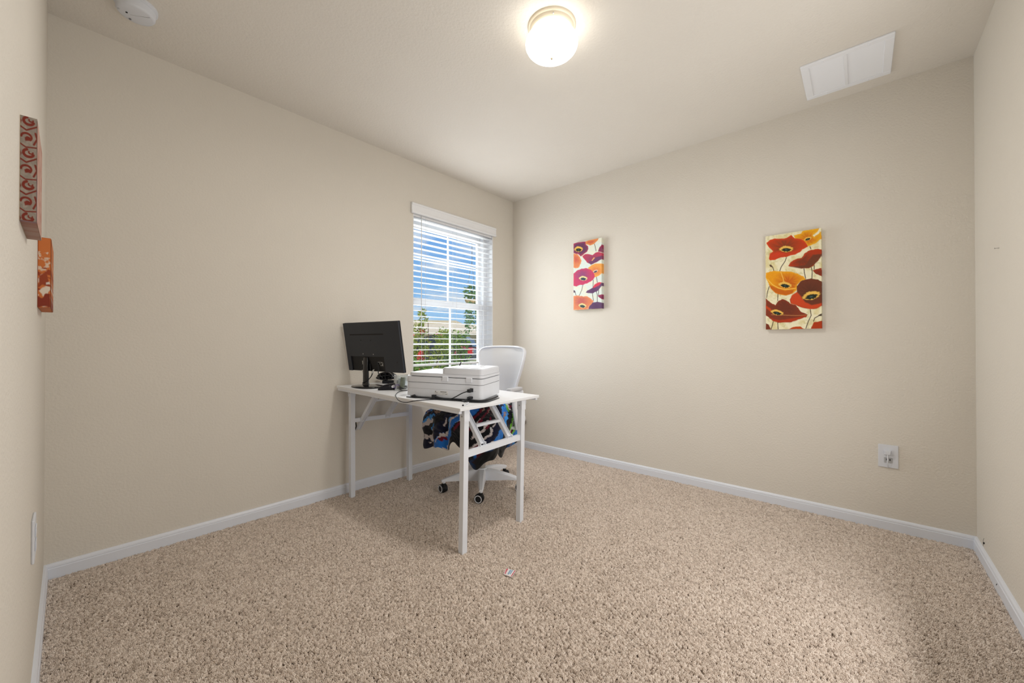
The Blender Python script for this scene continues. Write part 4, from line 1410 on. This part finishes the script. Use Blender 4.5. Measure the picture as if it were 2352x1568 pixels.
# ------------------------------------------------------------------ office chair
def chair():
    base = Vector((-1.04, -0.625, 0))
    yaw = R(191)
    ch = thing('office_chair', 'white mesh-back office chair pulled under the desk, draped with a blanket', 'chair', base, (0, 0, yaw))
    MW = mat('chair_white_nylon', srgb(231, 234, 241), 0.4, var=(10, .015))
    MG = mat('chair_frame_grey', srgb(190, 191, 196), 0.45, var=(10, .02))
    # five-star base
    for k, ang in enumerate((6, 72, 153, 225, 297)):
        a = R(ang) - yaw
        d = Vector((math.cos(a), math.sin(a), 0)); s = Vector((-math.sin(a), math.cos(a), 0))
        q = MB()
        st = [(.020, .030, .060, .138), (.10, .024, .066, .132), (.19, .019, .075, .115), (.262, .015, .078, .096), (.284, .012, .076, .088)]
        rings = []
        for r, w, z0, z1 in st:
            p = d * r
            pts = [p + s * x + Vector((0, 0, z)) for x, z in ((-w, z0), (w, z0), (w * 1.0, z1 - .008), (w * .6, z1), (-w * .6, z1), (-w, z1 - .008))]
            rings.append([q.bm.verts.new(v) for v in pts])
        for r0, r1 in zip(rings[:-1], rings[1:]):
            for j in range(6):
                q.bm.faces.new((r0[j], r0[(j + 1) % 6], r1[(j + 1) % 6], r1[j]))
        q.bm.faces.new(rings[0][::-1]); q.bm.faces.new(rings[-1])
        q.tube([d * .268 + Vector((0, 0, .080)), d * .268 + Vector((0, 0, .060))], .011, 10)
        lg = q.build('base_leg', MW, ch, smooth=True, angle=35)
        # caster: hood, two wheels with white ring
        ca = R((ang * 3.7 + 40) % 360) if k != 3 else R(225 - 191 - 110)
        if k == 2: ca = R(153 - 191 - 70)
        f = Vector((math.cos(ca), math.sin(ca), 0)); sd = Vector((-f.y, f.x, 0))
        pc = d * .268 + f * .012
        cs = MB()
        hub = pc + Vector((0, 0, .028))
        cs.tube([hub - sd * .008, hub + sd * .008], .030, 18)
        cs.tube([d * .268 + Vector((0, 0, .066)), d * .268 + Vector((0, 0, .045))], .012, 10)
        co = cs.build('caster', M_rubber, lg, smooth=True)
        for sg in (-1, 1):
            MB().tube([hub + sd * sg * .010, hub + sd * sg * .021], .0275, 20).build('wheel', M_black, lg, smooth=True)
            MB().lathe([(.0195, 0), (.0195, .0016), (.0245, .0016), (.0245, 0)], 24, c=hub + sd * sg * .0208, axis=sd * sg).build('wheel_ring', MW, lg, smooth=True)
    MB().lathe([(0, .058), (.040, .058), (.042, .10), (.036, .142), (0, .142)], 28).build('hub', MW, ch, smooth=True)
    MB().lathe([(.026, .138), (.026, .25), (.016, .25), (.016, .42), (0, .42)], 24).build('gas_lift', M_metal, ch, smooth=True)
    MB().box((0, 0, .425), (.20, .16, .04), bevel=.012).build('seat_mechanism', M_black, ch, smooth=True)
    MB().box((0.0, 0, .470), (.48, .47, .065), bevel=.030, seg=4).build('seat', mat('seat_fabric', srgb(205, 206, 210), .8, bump=(300, .3, .001), var=(20, .03)), ch, smooth=True)
    # backrest
    bx = -0.262
    prof = [(.545, .092, -.008), (.62, .110, -.030), (.70, .128, -.034), (.78, .160, -.026), (.86, .189, -.020), (.93, .203, -.026), (.960, .196, -.036), (.976, .176, -.042), (.983, .146, -.045)]

    def bx_at(z, w):
        for (z0, w0, x0), (z1, w1, x1) in zip(prof[:-1], prof[1:]):
            if z0 <= z <= z1:
                t = (z - z0) / (z1 - z0)
                return bx + x0 + (x1 - x0) * t, w0 + (w1 - w0) * t
        return bx + prof[-1][2], prof[-1][1]
    # mesh panel
    nu, nv = 25, 27
    q = MB()
    grid = []
    for j in range(nv):
        z = .548 + (.981 - .548) * j / (nv - 1)
        x0, w0 = bx_at(z, 0)
        row = []
        for i in range(nu):
            s_ = -1 + 2 * i / (nu - 1)
            row.append(q.bm.verts.new((x0 + .045 * s_ * s_ - .012, w0 * s_ * .97, z)))
        grid.append(row)
    for j in range(nv - 1):
        for i in range(nu - 1):
            q.bm.faces.new((grid[j][i], grid[j][i + 1], grid[j + 1][i + 1], grid[j + 1][i]))
    mm = bpy.data.materials.new('mesh_fabric')
    mm.use_nodes = True
    tt = mm.node_tree
    b = tt.nodes['Principled BSDF']
    b.inputs['Base Color'].default_value = (*srgb(238, 241, 246), 1)
    b.inputs['Roughness'].default_value = .85
    tco = tt.nodes.new('ShaderNodeTexCoord')
    wv = tt.nodes.new('ShaderNodeTexWave'); wv.inputs['Scale'].default_value = 130; wv.bands_direction = 'Z'
    tt.links.new(tco.outputs['Object'], wv.inputs['Vector'])
    bp = tt.nodes.new('ShaderNodeBump'); bp.inputs['Strength'].default_value = .25; bp.inputs['Distance'].default_value = .001
    tt.links.new(wv.outputs['Fac'], bp.inputs['Height']); tt.links.new(bp.outputs[0], b.inputs['Normal'])
    tpt = tt.nodes.new('ShaderNodeBsdfTransparent')
    ms = tt.nodes.new('ShaderNodeMixShader'); ms.inputs[0].default_value = 0.80
    tt.links.new(tpt.outputs[0], ms.inputs[1]); tt.links.new(b.outputs[0], ms.inputs[2])
    tt.links.new(ms.outputs[0], tt.nodes['Material Output'].inputs[0])
    q.build('mesh_panel', mm, ch, smooth=True, angle=90)
    # rim tube around the panel
    rim = []
    for z, w, xo in prof:
        rim.append((bx + xo + .033, -w, z))
    top = [(bx + prof[-1][2] + .045 * s_ * s_ - .012, 0.146 * s_, .985 + .004 * (1 - s_ * s_)) for s_ in (-.7, -.35, 0, .35, .7)]
    right = [(bx + xo + .033, w, z) for z, w, xo in prof[::-1]]
    bot = [(bx - .010, .06, .540), (bx - .018, 0, .538), (bx - .010, -.06, .540)]
    loop = smooth_path(rim + top + right + bot + [rim[0]], 3)
    q = MB()
    # flattened rim: deeper than wide
    pts = [Vector(p) for p in loop]
    rings = []
    for i, p in enumerate(pts):
        dd = (pts[(i + 1) % len(pts)] - pts[i - 1]).normalized()
        dp = Vector((1, 0, 0)); dp = (dp - dd * dp.dot(dd)).normalized(); wd = dd.cross(dp)
        rings.append([q.bm.verts.new(p + dp * (.017 * math.cos(k * math.pi / 4)) + wd * (.0085 * math.sin(k * math.pi / 4)) - dp * .006) for k in range(8)])
    for r0, r1 in zip(rings[:-1], rings[1:]):
        for k in range(8):
            q.bm.faces.new((r0[k], r0[(k + 1) % 8], r1[(k + 1) % 8], r1[k]))
    q.build('back_frame', MW, ch, smooth=True, angle=60)
    # spine from mechanism to backrest
    MB().tube(smooth_path([(-.05, 0, .43), (-.20, 0, .425), (-.285, 0, .45), (-.305, 0, .51), (-.298, 0, .575)]), [.024] * 8 + [.019] * 17, 10).build('back_spine', MW, ch, smooth=True)
    # flip-up arms
    for sg in (-1, 1):
        y = sg * .286
        q = MB()
        sh = 0.075 if sg < 0 else 0.0
        q.quad_prism([(-.035, y - .011, .435), (.010, y - .011, .435), (.055, y - .011, .60), (.045, y - .011, .695), (-.075, y - .011, .695), (-.075, y - .011, .60)],
                     [(-.035, y + .011, .435), (.010, y + .011, .435), (.055, y + .011, .60), (.045, y + .011, .695), (-.075, y + .011, .695), (-.075, y + .011, .60)])
        bmesh.ops.bevel(q.bm, geom=list(q.bm.edges), offset=.006, segments=2, affect='EDGES')
        for v in q.bm.verts: v.co.x += sh
        ao = q.build('arm', MW, ch, smooth=True)
        MB().box((.030 + sh, y, .7075), (.150, .045, .026), bevel=.010, seg=3).build('arm_pad', MG, ao, smooth=True)
        MB().tube([(-.085 + sh, y - .016, .615), (-.085 + sh, y + .016, .615)], .020, 14).build('arm_pivot', MG, ao, smooth=True)
        MB().box((-.015 + sh, y * .9, .445), (.05, .06, .018), bevel=.004).build('arm_mount', MW, ao)
    MB().tube([(.02, -.10, .43), (.04, -.24, .425), (.05, -.28, .42)], .006, 8).build('height_lever', M_black, ch, smooth=True)
    return ch


chair()

# ------------------------------------------------------------------ blanket heaped on the seat
def blanket():
    c = Vector((-1.070, -0.595, 0))
    nth, ns = 360, 190
    th = np.linspace(0, 2 * np.pi, nth, endpoint=False)[None, :]
    s = np.linspace(0, 1, ns)[:, None]
    ct, st = np.cos(th), np.sin(th)
    # outline (world axes): superellipse following the seat, bulging to the north-west
    ex = 0.270 + 0.0 * th
    ey = 0.300 + 0.0 * th
    rr = (np.abs(ct / ex) ** 3.2 + np.abs(st / ey) ** 3.2) ** (-1 / 3.2)
    ang = np.degrees(th) % 360

    def bumpa(a0, w):
        d_ = (ang - a0 + 180) % 360 - 180
        return np.exp(-(d_ / w) ** 2)
    rr = rr * (1 + 0.06 * bumpa(150, 30) - 0.12 * bumpa(284, 32) - .05 * bumpa(0, 40))
    hem = 0.34 - 0.03 * bumpa(150, 22) + 0.07 * bumpa(203, 13) - 0.08 * bumpa(232, 32) - 0.05 * bumpa(275, 18) + 0.03 * bumpa(255, 7) - .02 * bumpa(226, 8) + .06 * bumpa(40, 60)
    hem = hem + 0.012 * np.sin(th * 9 + 1) + .008 * np.sin(th * 17)
    k1 = 0.46
    t_in = np.clip(s / k1, 0, 1)
    t_out = np.clip((s - k1) / (1 - k1), 0, 1)
    topz = 0.575
    fold = 0.5 * np.sin(th * 7 + 2.2 * np.sin(th * 2)) + 0.35 * np.sin(th * 13 + 1.3) + .15 * np.sin(th * 23)
    edge = rr
    rad = edge * (t_in ** 0.9)
    rad = rad + (t_out * 0.030 + t_out ** 0.7 * 0.024 * fold) * (1 - .9 * bumpa(278, 24)) - 0.025 * t_out ** 3
    z_top = topz + 0.06 * (1 - t_in ** 2) + 0 * th
    x = rad * ct
    y = rad * st
    lump = fbm(x * 9 + 5, y * 9 + 2, 3, 4) - .5
    z_top = z_top + 0.13 * lump * (1 - 0.35 * t_in)
    zc = z_top * (1 - t_out) + hem * t_out
    # rounded shoulder
    zc = zc - 0.035 * np.exp(-((s - k1) / .07) ** 2)
    lump2 = fbm(th * 3.1 + 0 * s, s * 7, 12, 3) - .5
    rad2 = 0.050 * lump2 * np.clip(t_out * 3, 0, 1)
    x = x + rad2 * ct
    y = y + rad2 * st
    zc = np.minimum(zc, 0.672)
    X = c.x + x; Y = c.y + y
    # pattern: bent serrated stripes, like a woven southwestern throw
    arc = th * 0.27
    wx = arc * 3.2 + 0.35 * (fbm(x * 5 + 9, y * 5 + zc * 5, 2, 3) - .5)
    wy = (rad + (topz - zc) * 1.0) + 0.10 * (fbm(x * 6 + 1, y * 6 - zc * 6, 31, 3) - .5)
    uu = wx * 3.0 + wy * 7.5
    vv = wy * 19 - wx * 5.0 + 1.6 * (fbm(wx * 3, wy * 8, 77, 2) - .5)
    saw = np.abs((vv % 1.0) - .5) * 2
    band = uu * 1.5 + (0.12 + 0.5 * np.clip(fbm(wx * 1.6 + 3, wy * 5, 51, 2) - .35, 0, 1)) * saw
    bid = np.floor(band); fr = band - bid
    pal = [(6, 8, 18), (8, 14, 46), (7, 8, 16), (18, 76, 170), (7, 9, 24), (8, 14, 44), (12, 26, 84), (30, 112, 204), (8, 9, 18), (30, 118, 208), (9, 12, 40), (56, 8, 26), (6, 7, 14), (14, 44, 122), (8, 12, 38), (20, 90, 184)]
    palL = np.array([lin(p) for p in pal])
    idx = (np.floor(_hash(bid, bid * 0 + 3, 1.0) * len(pal))).astype(int) % len(pal)
    col = palL[idx]

    def put(mask, cc):
        nonlocal col
        m_ = np.clip(mask, 0, 1)[..., None]
        col = col * (1 - m_) + lin(cc) * m_
    n2 = fbm(uu * .8 + 3, vv * .28, 21, 2)
    n3 = fbm(uu * .8 + 30, vv * .28 + 7, 41, 2)
    put(((fr < .30) & (n2 > .68)).astype(float), (206, 198, 198))
    put(((fr > .72) & (n3 > .62)).astype(float), (56, 146, 226))
    put(((fr > .40) & (fr < .66) & (n2 < .30)).astype(float), (150, 122, 108))
    put(((fr > .20) & (fr < .50) & (n3 < .34)).astype(float), (104, 10, 38))
    grn = bumpa(288, 9) * np.ones_like(s) * (fr > .50) * (n2 > .46)
    put((grn > .5).astype(float), (112, 190, 40))
    # the dark backing turns out along the hem
    put(np.clip((t_out - .66) * 7, 0, 1) * np.clip(bumpa(252, 42) * 1.4, 0, 1) * np.ones_like(s), (16, 16, 18))
    me = bpy.data.meshes.new('blanket')
    V = np.stack([X + 0 * s, Y + 0 * s, zc + 0 * th], -1).reshape(-1, 3)
    idxs = np.arange(ns * nth).reshape(ns, nth)
    a = idxs[:-1]; b2 = np.roll(idxs, -1, 1)[:-1]; c2 = np.roll(idxs, -1, 1)[1:]; d2 = idxs[1:]
    F = np.stack([a, b2, c2, d2], -1).reshape(-1, 4)
    me.from_pydata(V.tolist(), [], F.tolist())
    ca = me.color_attributes.new('Col', 'FLOAT_COLOR', 'POINT')
    rgba = np.ones((ns * nth, 4), np.float32); rgba[:, :3] = col.reshape(-1, 3)
    ca.data.foreach_set('color', rgba.ravel())
    o = link('blanket', me, vcol_mat('blanket_fleece', 0.85, bump=(260, .5, .0015), sheen=.25), smooth=True, angle=180)
    sm = o.modifiers.new('thickness', 'SOLIDIFY'); sm.thickness = 0.005; sm.offset = -1
    tag(o, 'dark blue, red and green patterned fleece blanket bunched over the chair seat', 'blanket')


blanket()

# ------------------------------------------------------------------ outdoors
GZ = -0.22


def yard():
    M_g = mat('yard_ground', srgb(150, 150, 112), .95, bump=(3, .4, .05), var=(2.2, .25))
    struct(MB().box((14, 26, GZ - .05), (110, 60, 0.1)).build('ground', M_g))
    # street and sidewalk strips across the view
    n = Vector((math.cos(R(50)), math.sin(R(50)), 0)); s = Vector((-n.y, n.x, 0))
    o = Vector((-2.97, -2.62, 0))

    def strip(d0, d1, h, nm, m):
        q = MB()
        P = [o + n * d0 - s * 30, o + n * d1 - s * 30, o + n * d1 + s * 30, o + n * d0 + s * 30]
        q.quad_prism([(v.x, v.y, GZ - .02) for v in P], [(v.x, v.y, GZ + h) for v in P])
        struct(q.build(nm, m))
    strip(14.2, 15.6, .03, 'sidewalk', mat('sidewalk_concrete', srgb(214, 200, 180), .9, bump=(20, .2, .01), var=(3, .06)))
    strip(17.0, 26.0, .01, 'street', mat('street_asphalt', srgb(170, 166, 160), .9, bump=(60, .3, .01), var=(2, .08)))

    # house across the street
    def house(dist, off, wd, eave, ridge, name, label, garage=True, wallc=(214, 202, 180), roofc=(206, 190, 166)):
        base = o + n * dist + s * off
        hroot = thing(name, label, 'house', (base.x, base.y, GZ))
        dep = 9.0
        def at(a, b, z): v = base + s * a + n * b; return Vector((v.x, v.y, z))
        Mw = mat('house_wall_%d' % wallc[0], srgb(*wallc), .85, bump=(30, .2, .01), var=(2, .04))
        Mr = mat('house_roof_%d' % roofc[0], srgb(*roofc), .9, bump=(9, .5, .05), var=(6, .12))
        q = MB(); q.quad_prism([at(-wd / 2, 0, GZ), at(wd / 2, 0, GZ), at(wd / 2, dep, GZ), at(-wd / 2, dep, GZ)], [at(-wd / 2, 0, eave), at(wd / 2, 0, eave), at(wd / 2, dep, eave), at(-wd / 2, dep, eave)])
        q.build('wall', Mw, hroot, True)
        e = .5
        q = MB()
        b4 = [at(-wd / 2 - e, -e, eave), at(wd / 2 + e, -e, eave), at(wd / 2 + e, dep + e, eave), at(-wd / 2 - e, dep + e, eave)]
        r2 = [at(-wd / 2 + 2.6, dep * .45, ridge), at(wd / 2 - 2.6, dep * .45, ridge), at(wd / 2 - 2.6, dep * .55, ridge), at(-wd / 2 + 2.6, dep * .55, ridge)]
        q.quad_prism(b4, r2)
        q.quad_prism([v - Vector((0, 0, .16)) for v in b4], b4)
        q.build('roof', Mr, hroot, True)
        if garage:
            q = MB(); q.quad_prism([at(-wd * .42, -.06, GZ), at(wd * .12, -.06, GZ), at(wd * .12, .02, GZ), at(-wd * .42, .02, GZ)],
                                   [at(-wd * .42, -.06, eave - .35), at(wd * .12, -.06, eave - .35), at(wd * .12, .02, eave - .35), at(-wd * .42, .02, eave - .35)])
            g = q.build('garage_door', mat('garage_door', srgb(196, 180, 152), .7, var=(4, .03)), hroot, True)
            for k in range(1, 4):
                z = GZ + (eave - .35 - GZ) * k / 4
                q = MB(); q.bar(at(-wd * .42, -.062, z), at(wd * .12, -.062, z), .01, .04); q.build('panel_joint', mat('joint', srgb(150, 136, 112), .8, var=(4, .03)), g, True)
        return hroot
    house(37, -1.0, 13, 1.98, 3.05, 'house', 'beige house with tan roof and garage across the street')
    house(62, 5.5, 17, 3.2, 4.9, 'house', 'taller house roof standing behind the beige house', False, (200, 190, 172), (190, 172, 140))


yard()


def suv():
    n = Vector((math.cos(R(48.5)), math.sin(R(48.5)), 0)); s = Vector((n.y, -n.x, 0))    # s: towards image right
    o = Vector((-2.97, -2.62, 0)) + n * 21.5
    # car axis: mostly along s, rear end at the right
    fwd = (-s * 0.97 + n * 0.24).normalized(); lat = Vector((-fwd.y, fwd.x, 0))
    if lat.dot(n) > 0: lat = -lat                    # lat points to the camera
    rear = o + s * 0.62
    zg = GZ + .01
    c = thing('parked_suv', 'dark grey parked SUV with red tail light outside the window', 'car', (rear.x, rear.y, zg))
    Mb = mat('car_paint', srgb(62, 66, 74), .25, coat=.5, metal=.3, var=(2, .05))
    Mgl = mat('car_glass', srgb(44, 50, 60), .08, spec=.7, var=(2, .1))
    def at(a, l, z): v = rear + fwd * a + lat * l; return Vector((v.x, v.y, zg + z))
    def extr(prof, l0, l1, l0t=None):
        q = MB(); q.quad_prism([at(a, l0, z) for a, z in prof], [at(a, l1, z) for a, z in prof]); return q
    body = [(0.0, .45), (0.02, .95), (.10, 1.02), (3.3, 1.02), (4.5, .92), (4.72, .70), (4.72, .42), (4.4, .32), (.25, .32)]
    q = extr(body, -.90, .90); bmesh.ops.bevel(q.bm, geom=list(q.bm.edges), offset=.05, segments=2, affect='EDGES'); q.build('body', Mb, c, True, smooth=True)
    cab = [(.08, 1.0), (.32, 1.50), (.55, 1.62), (2.5, 1.63), (2.9, 1.50), (3.45, 1.0)]
    q = extr(cab, -.78, .78); bmesh.ops.bevel(q.bm, geom=list(q.bm.edges), offset=.06, segments=2, affect='EDGES'); cb = q.build('cabin', Mb, c, True, smooth=True)
    for a0, a1, b0, b1 in ((.30, 1.05, .50, 1.05), (1.12, 1.95, 1.12, 1.95), (2.02, 2.75, 2.02, 3.05)):
        q = MB(); P = [(b0, 1.06), (b1, 1.06), (a1, 1.52), (a0, 1.52)]
        q.quad_prism([at(a, .77, z) for a, z in P], [at(a, .795, z) for a, z in P]); q.build('side_window', Mgl, c, True)
    q = MB(); q.quad_prism([at(.045, -.6, 1.08), at(.045, .6, 1.08), at(.26, .55, 1.50), at(.26, -.55, 1.50)], [at(.02, -.6, 1.08), at(.02, .6, 1.08), at(.235, .55, 1.50), at(.235, -.55, 1.50)]); q.build('rear_window', Mgl, c, True)
    Mred = mat('tail_light_red', srgb(214, 30, 40), .2, var=(9, .1))
    for l in (.72, -.72):
        q = MB(); q.quad_prism([at(-.02, l - .17, .68), at(-.02, l + .19, .68), at(-.02, l + .19, 1.02), at(-.02, l - .17, 1.02)], [at(.22, l - .17, .68), at(.22, l + .21, .68), at(.22, l + .21, 1.02), at(.22, l - .17, 1.02)]); tl = q.build('tail_light', Mred, c, True)
        q = MB(); q.quad_prism([at(-.03, l - .1, .80), at(-.03, l + .12, .80), at(-.03, l + .12, .85), at(-.03, l - .1, .85)], [at(0, l - .1, .80), at(0, l + .12, .80), at(0, l + .12, .85), at(0, l - .1, .85)]); q.build('reverse_lens', M_pale, tl, True)
    q = extr([(-.08, .38), (-.08, .60), (.12, .62), (.12, .36)], -.86, .86); q.build('rear_bumper', mat('bumper_grey', srgb(70, 72, 76), .5, var=(4, .05)), c, True)
    for a in (.95, 3.75):
        for l in (-.80, .80):
            w0 = at(a, l - .11, .34); w1 = at(a, l + .11, .34)
            MB().tube([w0, w1], .34, 24).build('wheel', M_rubber, c, True, smooth=True)
            MB().tube([at(a, l - .118, .34), at(a, l + .118, .34)], .20, 16).build('wheel_hub', M_metal, c, True, smooth=True)
    for l in (-.98, .98):
        MB().box(at(2.95, l, 1.10), (.10, .18, .14), bevel=.02).build('side_mirror', Mb, c, True)
    q = MB()
    for l in (-.6, .6): q.bar(at(.6, l, 1.68), at(2.4, l, 1.68), .04, .04)
    for a in (.8, 2.2): q.bar(at(a, -.62, 1.66), at(a, .62, 1.66), .05, .05)
    q.build('roof_rack', M_black, c, True)


suv()


def leaf_cloud(rnd, centre, radii, n, size, shape='ellipsoid', droop=0.0):
    """n small two-triangle leaves scattered in a crown"""
    V, F = [], []
    for _ in range(n):
        while True:
            p = Vector((rnd.uniform(-1, 1), rnd.uniform(-1, 1), rnd.uniform(-1, 1)))
            if p.length <= 1 and rnd.random() < .25 + p.length: break
        p = Vector((centre[0] + p.x * radii[0], centre[1] + p.y * radii[1], centre[2] + p.z * radii[2]))
        d = Vector((rnd.gauss(0, 1), rnd.gauss(0, 1), rnd.gauss(0.2 - droop, .7))).normalized()
        sd = d.cross(Vector((rnd.gauss(0, 1), rnd.gauss(0, 1), rnd.gauss(0, 1)))).normalized()
        nrm = d.cross(sd)
        L = size * rnd.uniform(.7, 1.3); w = L * .24
        k = len(V)
        V += [p, p + d * L * .45 + sd * w + nrm * w * .4, p + d * L, p + d * L * .45 - sd * w + nrm * w * .4]
        F += [(k, k + 1, k + 2), (k, k + 2, k + 3)]
    return V, F


def mesh_from(name, V, F, m, parent):
    me = bpy.data.meshes.new(name)
    me.from_pydata([tuple(v) for v in V], [], F)
    return link(name, me, m, parent, True)


def foliage_mat(name, a, b):
    if name in _mats: return _mats[name]
    m = mat(name, srgb(*a), .55, spec=.3)
    t = m.node_tree
    bs = t.nodes['Principled BSDF']
    co = t.nodes.new('ShaderNodeTexCoord')
    vr = t.nodes.new('ShaderNodeTexNoise'); vr.inputs['Scale'].default_value = 14; vr.inputs['Detail'].default_value = 3
    t.links.new(co.outputs['Object'], vr.inputs['Vector'])
    rp = t.nodes.new('ShaderNodeValToRGB')
    rp.color_ramp.elements[0].position = .3; rp.color_ramp.elements[1].position = .7
    rp.color_ramp.elements[0].color = (*srgb(*a), 1); rp.color_ramp.elements[1].color = (*srgb(*b), 1)
    t.links.new(vr.outputs['Fac'], rp.inputs[0])
    t.links.new(rp.outputs[0], bs.inputs['Base Color'])
    tl = t.nodes.new('ShaderNodeBsdfTranslucent')
    t.links.new(rp.outputs[0], tl.inputs[0])
    mx = t.nodes.new('ShaderNodeMixShader'); mx.inputs[0].default_value = .35
    t.links.new(bs.outputs[0], mx.inputs[1]); t.links.new(tl.outputs[0], mx.inputs[2])
    t.links.new(mx.outputs[0], t.nodes['Material Output'].inputs[0])
    return m


def outdoor_point(px, z, D):
    """point at bearing of photo column px, D metres along the view axis"""
    f = 902.385; yaw = 0.72473
    fw = Vector((math.cos(yaw), math.sin(yaw), 0)); rt = Vector((math.sin(yaw), -math.cos(yaw), 0))
    v = Vector((-2.9733, -2.62156, 0)) + (fw + rt * ((px - 1176) / f)) * D
    v.z = z
    return v


def bush(name, label, px, D, crowns, leaf, nl, greens, flowers, seed, stems=5, fcol=(226, 70, 84)):
    rnd = random.Random(seed)
    b = outdoor_point(px, GZ, D)
    t = thing(name, label, 'shrub', b)
    q = MB()
    for k in range(stems):
        a = rnd.uniform(0, 6.28)
        tip = crowns[k % len(crowns)]
        tp = b + Vector((tip[0] + rnd.uniform(-.1, .1), tip[1] + rnd.uniform(-.1, .1), tip[2] - GZ))
        st = b + Vector((.06 * math.cos(a), .06 * math.sin(a), -.03))
        q.tube([st, st.lerp(tp, .5) + Vector((rnd.uniform(-.06, .06), rnd.uniform(-.06, .06), 0)), tp], [.016, .011, .004], 6)
    q.build('stem', mat('bush_stem', srgb(104, 84, 62), .8, var=(20, .2)), t, True)
    V, F = [], []
    for (dx, dy, z, rx, ry, rz) in crowns:
        v, f = leaf_cloud(rnd, (b.x + dx, b.y + dy, z), (rx, ry, rz), int(nl * 11 * rx * ry * rz / .02) + 120, leaf)
        k = len(V); V += v; F += [tuple(i + k for i in x) for x in f]
    fo = mesh_from('foliage', V, F, foliage_mat('leaf_' + greens[2], greens[0], greens[1]), t)
    fo['kind'] = 'stuff'
    Mf = mat('petal_%d_%d' % (fcol[0], fcol[1]), srgb(*fcol), .6, var=(30, .15))
    for k in range(flowers):
        cr_ = crowns[rnd.randrange(len(crowns))]
        a = rnd.uniform(0, 6.28)
        p = Vector((b.x + cr_[0], b.y + cr_[1], cr_[2])) + Vector((-.62 * cr_[3] * rnd.uniform(.7, 1.1), -.62 * cr_[4] * rnd.uniform(.7, 1.1), rnd.uniform(-.8, .9) * cr_[5])) + Vector((rnd.uniform(-.5, .5) * cr_[3], rnd.uniform(-.5, .5) * cr_[4], 0))
        v, f = leaf_cloud(rnd, p, (.022, .022, .020), 12, .045)
        mesh_from('flower', v, f, Mf, t)
    return t


def at_view(px_l, px_r, D):
    return abs(px_r - px_l) * D / 902.385


bush('flowering_shrub', 'tall flowering shrub with red blooms outside the window', 985, 5.3,
     [(-.12, .14, 1.06, .20, .20, .26), (-.02, .05, .74, .28, .28, .24), (.13, -.14, 1.02, .13, .13, .20), (-.20, .24, 1.22, .09, .09, .14), (-.06, .06, 1.30, .05, .05, .20), (.06, -.05, .35, .3, .3, .3), (-.3, .34, .85, .18, .18, .34)],
     .050, 46, ((126, 140, 52), (196, 204, 104), 'yellowgreen'), 15, 21, 7, (222, 74, 78))
bush('rounded_shrub', 'rounded bright green shrub right of the flowering one outside', 1040, 6.3,
     [(0.02, -.02, .88, .25, .25, .36), (.04, -.04, .46, .28, .28, .42), (-.10, .10, 1.08, .14, .14, .20), (.10, -.11, 1.02, .13, .13, .20)],
     .045, 60, ((70, 112, 40), (170, 200, 92), 'green'), 4, 33, 5, (236, 120, 150))
bush('low_shrub', 'low leafy shrub close outside the window sill', 975, 4.4,
     [(-.05, .05, .74, .16, .16, .09), (-.20, .22, .62, .2, .2, .16), (.12, -.14, .62, .18, .18, .10)],
     .065, 40, ((112, 146, 58), (190, 212, 120), 'lightgreen'), 3, 55, 4, (226, 90, 70))


def hanging_planter():
    c = Vector((-0.135, 0.46, 1.462))
    t = thing('hanging_planter', 'hanging basket with trailing plants outside by the window edge', 'planter', c)
    MB().lathe([(0, -.045), (.03, -.043), (.062, -.02), (.075, .010), (.078, .016), (.070, .016), (.055, -.01), (0, -.02)], 24).build('basket', mat('coco_liner', srgb(190, 160, 116), .95, bump=(90, .6, .004), var=(40, .2)), t, smooth=True)
    for k in range(3):
        a = k * 2.094 + .3
        MB().tube([(.074 * math.cos(a), .074 * math.sin(a), .012), (0, 0, .42)], .002, 5).build('chain', M_metal, t)
    MB().tube([(0, 0, .42), (0, 0, 2.31 - c.z)], .003, 5).build('hook', M_metal, t)
    rnd = random.Random(8)
    V, F = leaf_cloud(rnd, (c.x, c.y, c.z + .08), (.075, .075, .09), 150, .045)
    for k in range(9):
        a = rnd.uniform(0, 6.28)
        for j in range(26):
            z = c.z - .02 - j * .012 * (0.7 + .5 * ((k * 37) % 10) / 10)
            v, f = leaf_cloud(rnd, (c.x + .078 * math.cos(a), c.y + .078 * math.sin(a), z), (.012, .012, .008), 2, .032, droop=.9)
            m = len(V); V += v; F += [tuple(i + m for i in x) for x in f]
    fo = mesh_from('foliage', V, F, foliage_mat('leaf_trail', (72, 112, 60), (140, 176, 110)), t)
    fo['kind'] = 'stuff'


hanging_planter()
struct(MB().box((-1.45, 0.42, 2.36), (4.2, 0.50, 0.08)).build('trim_1', mat('soffit', srgb(226, 222, 212), .7, var=(3, .03))))
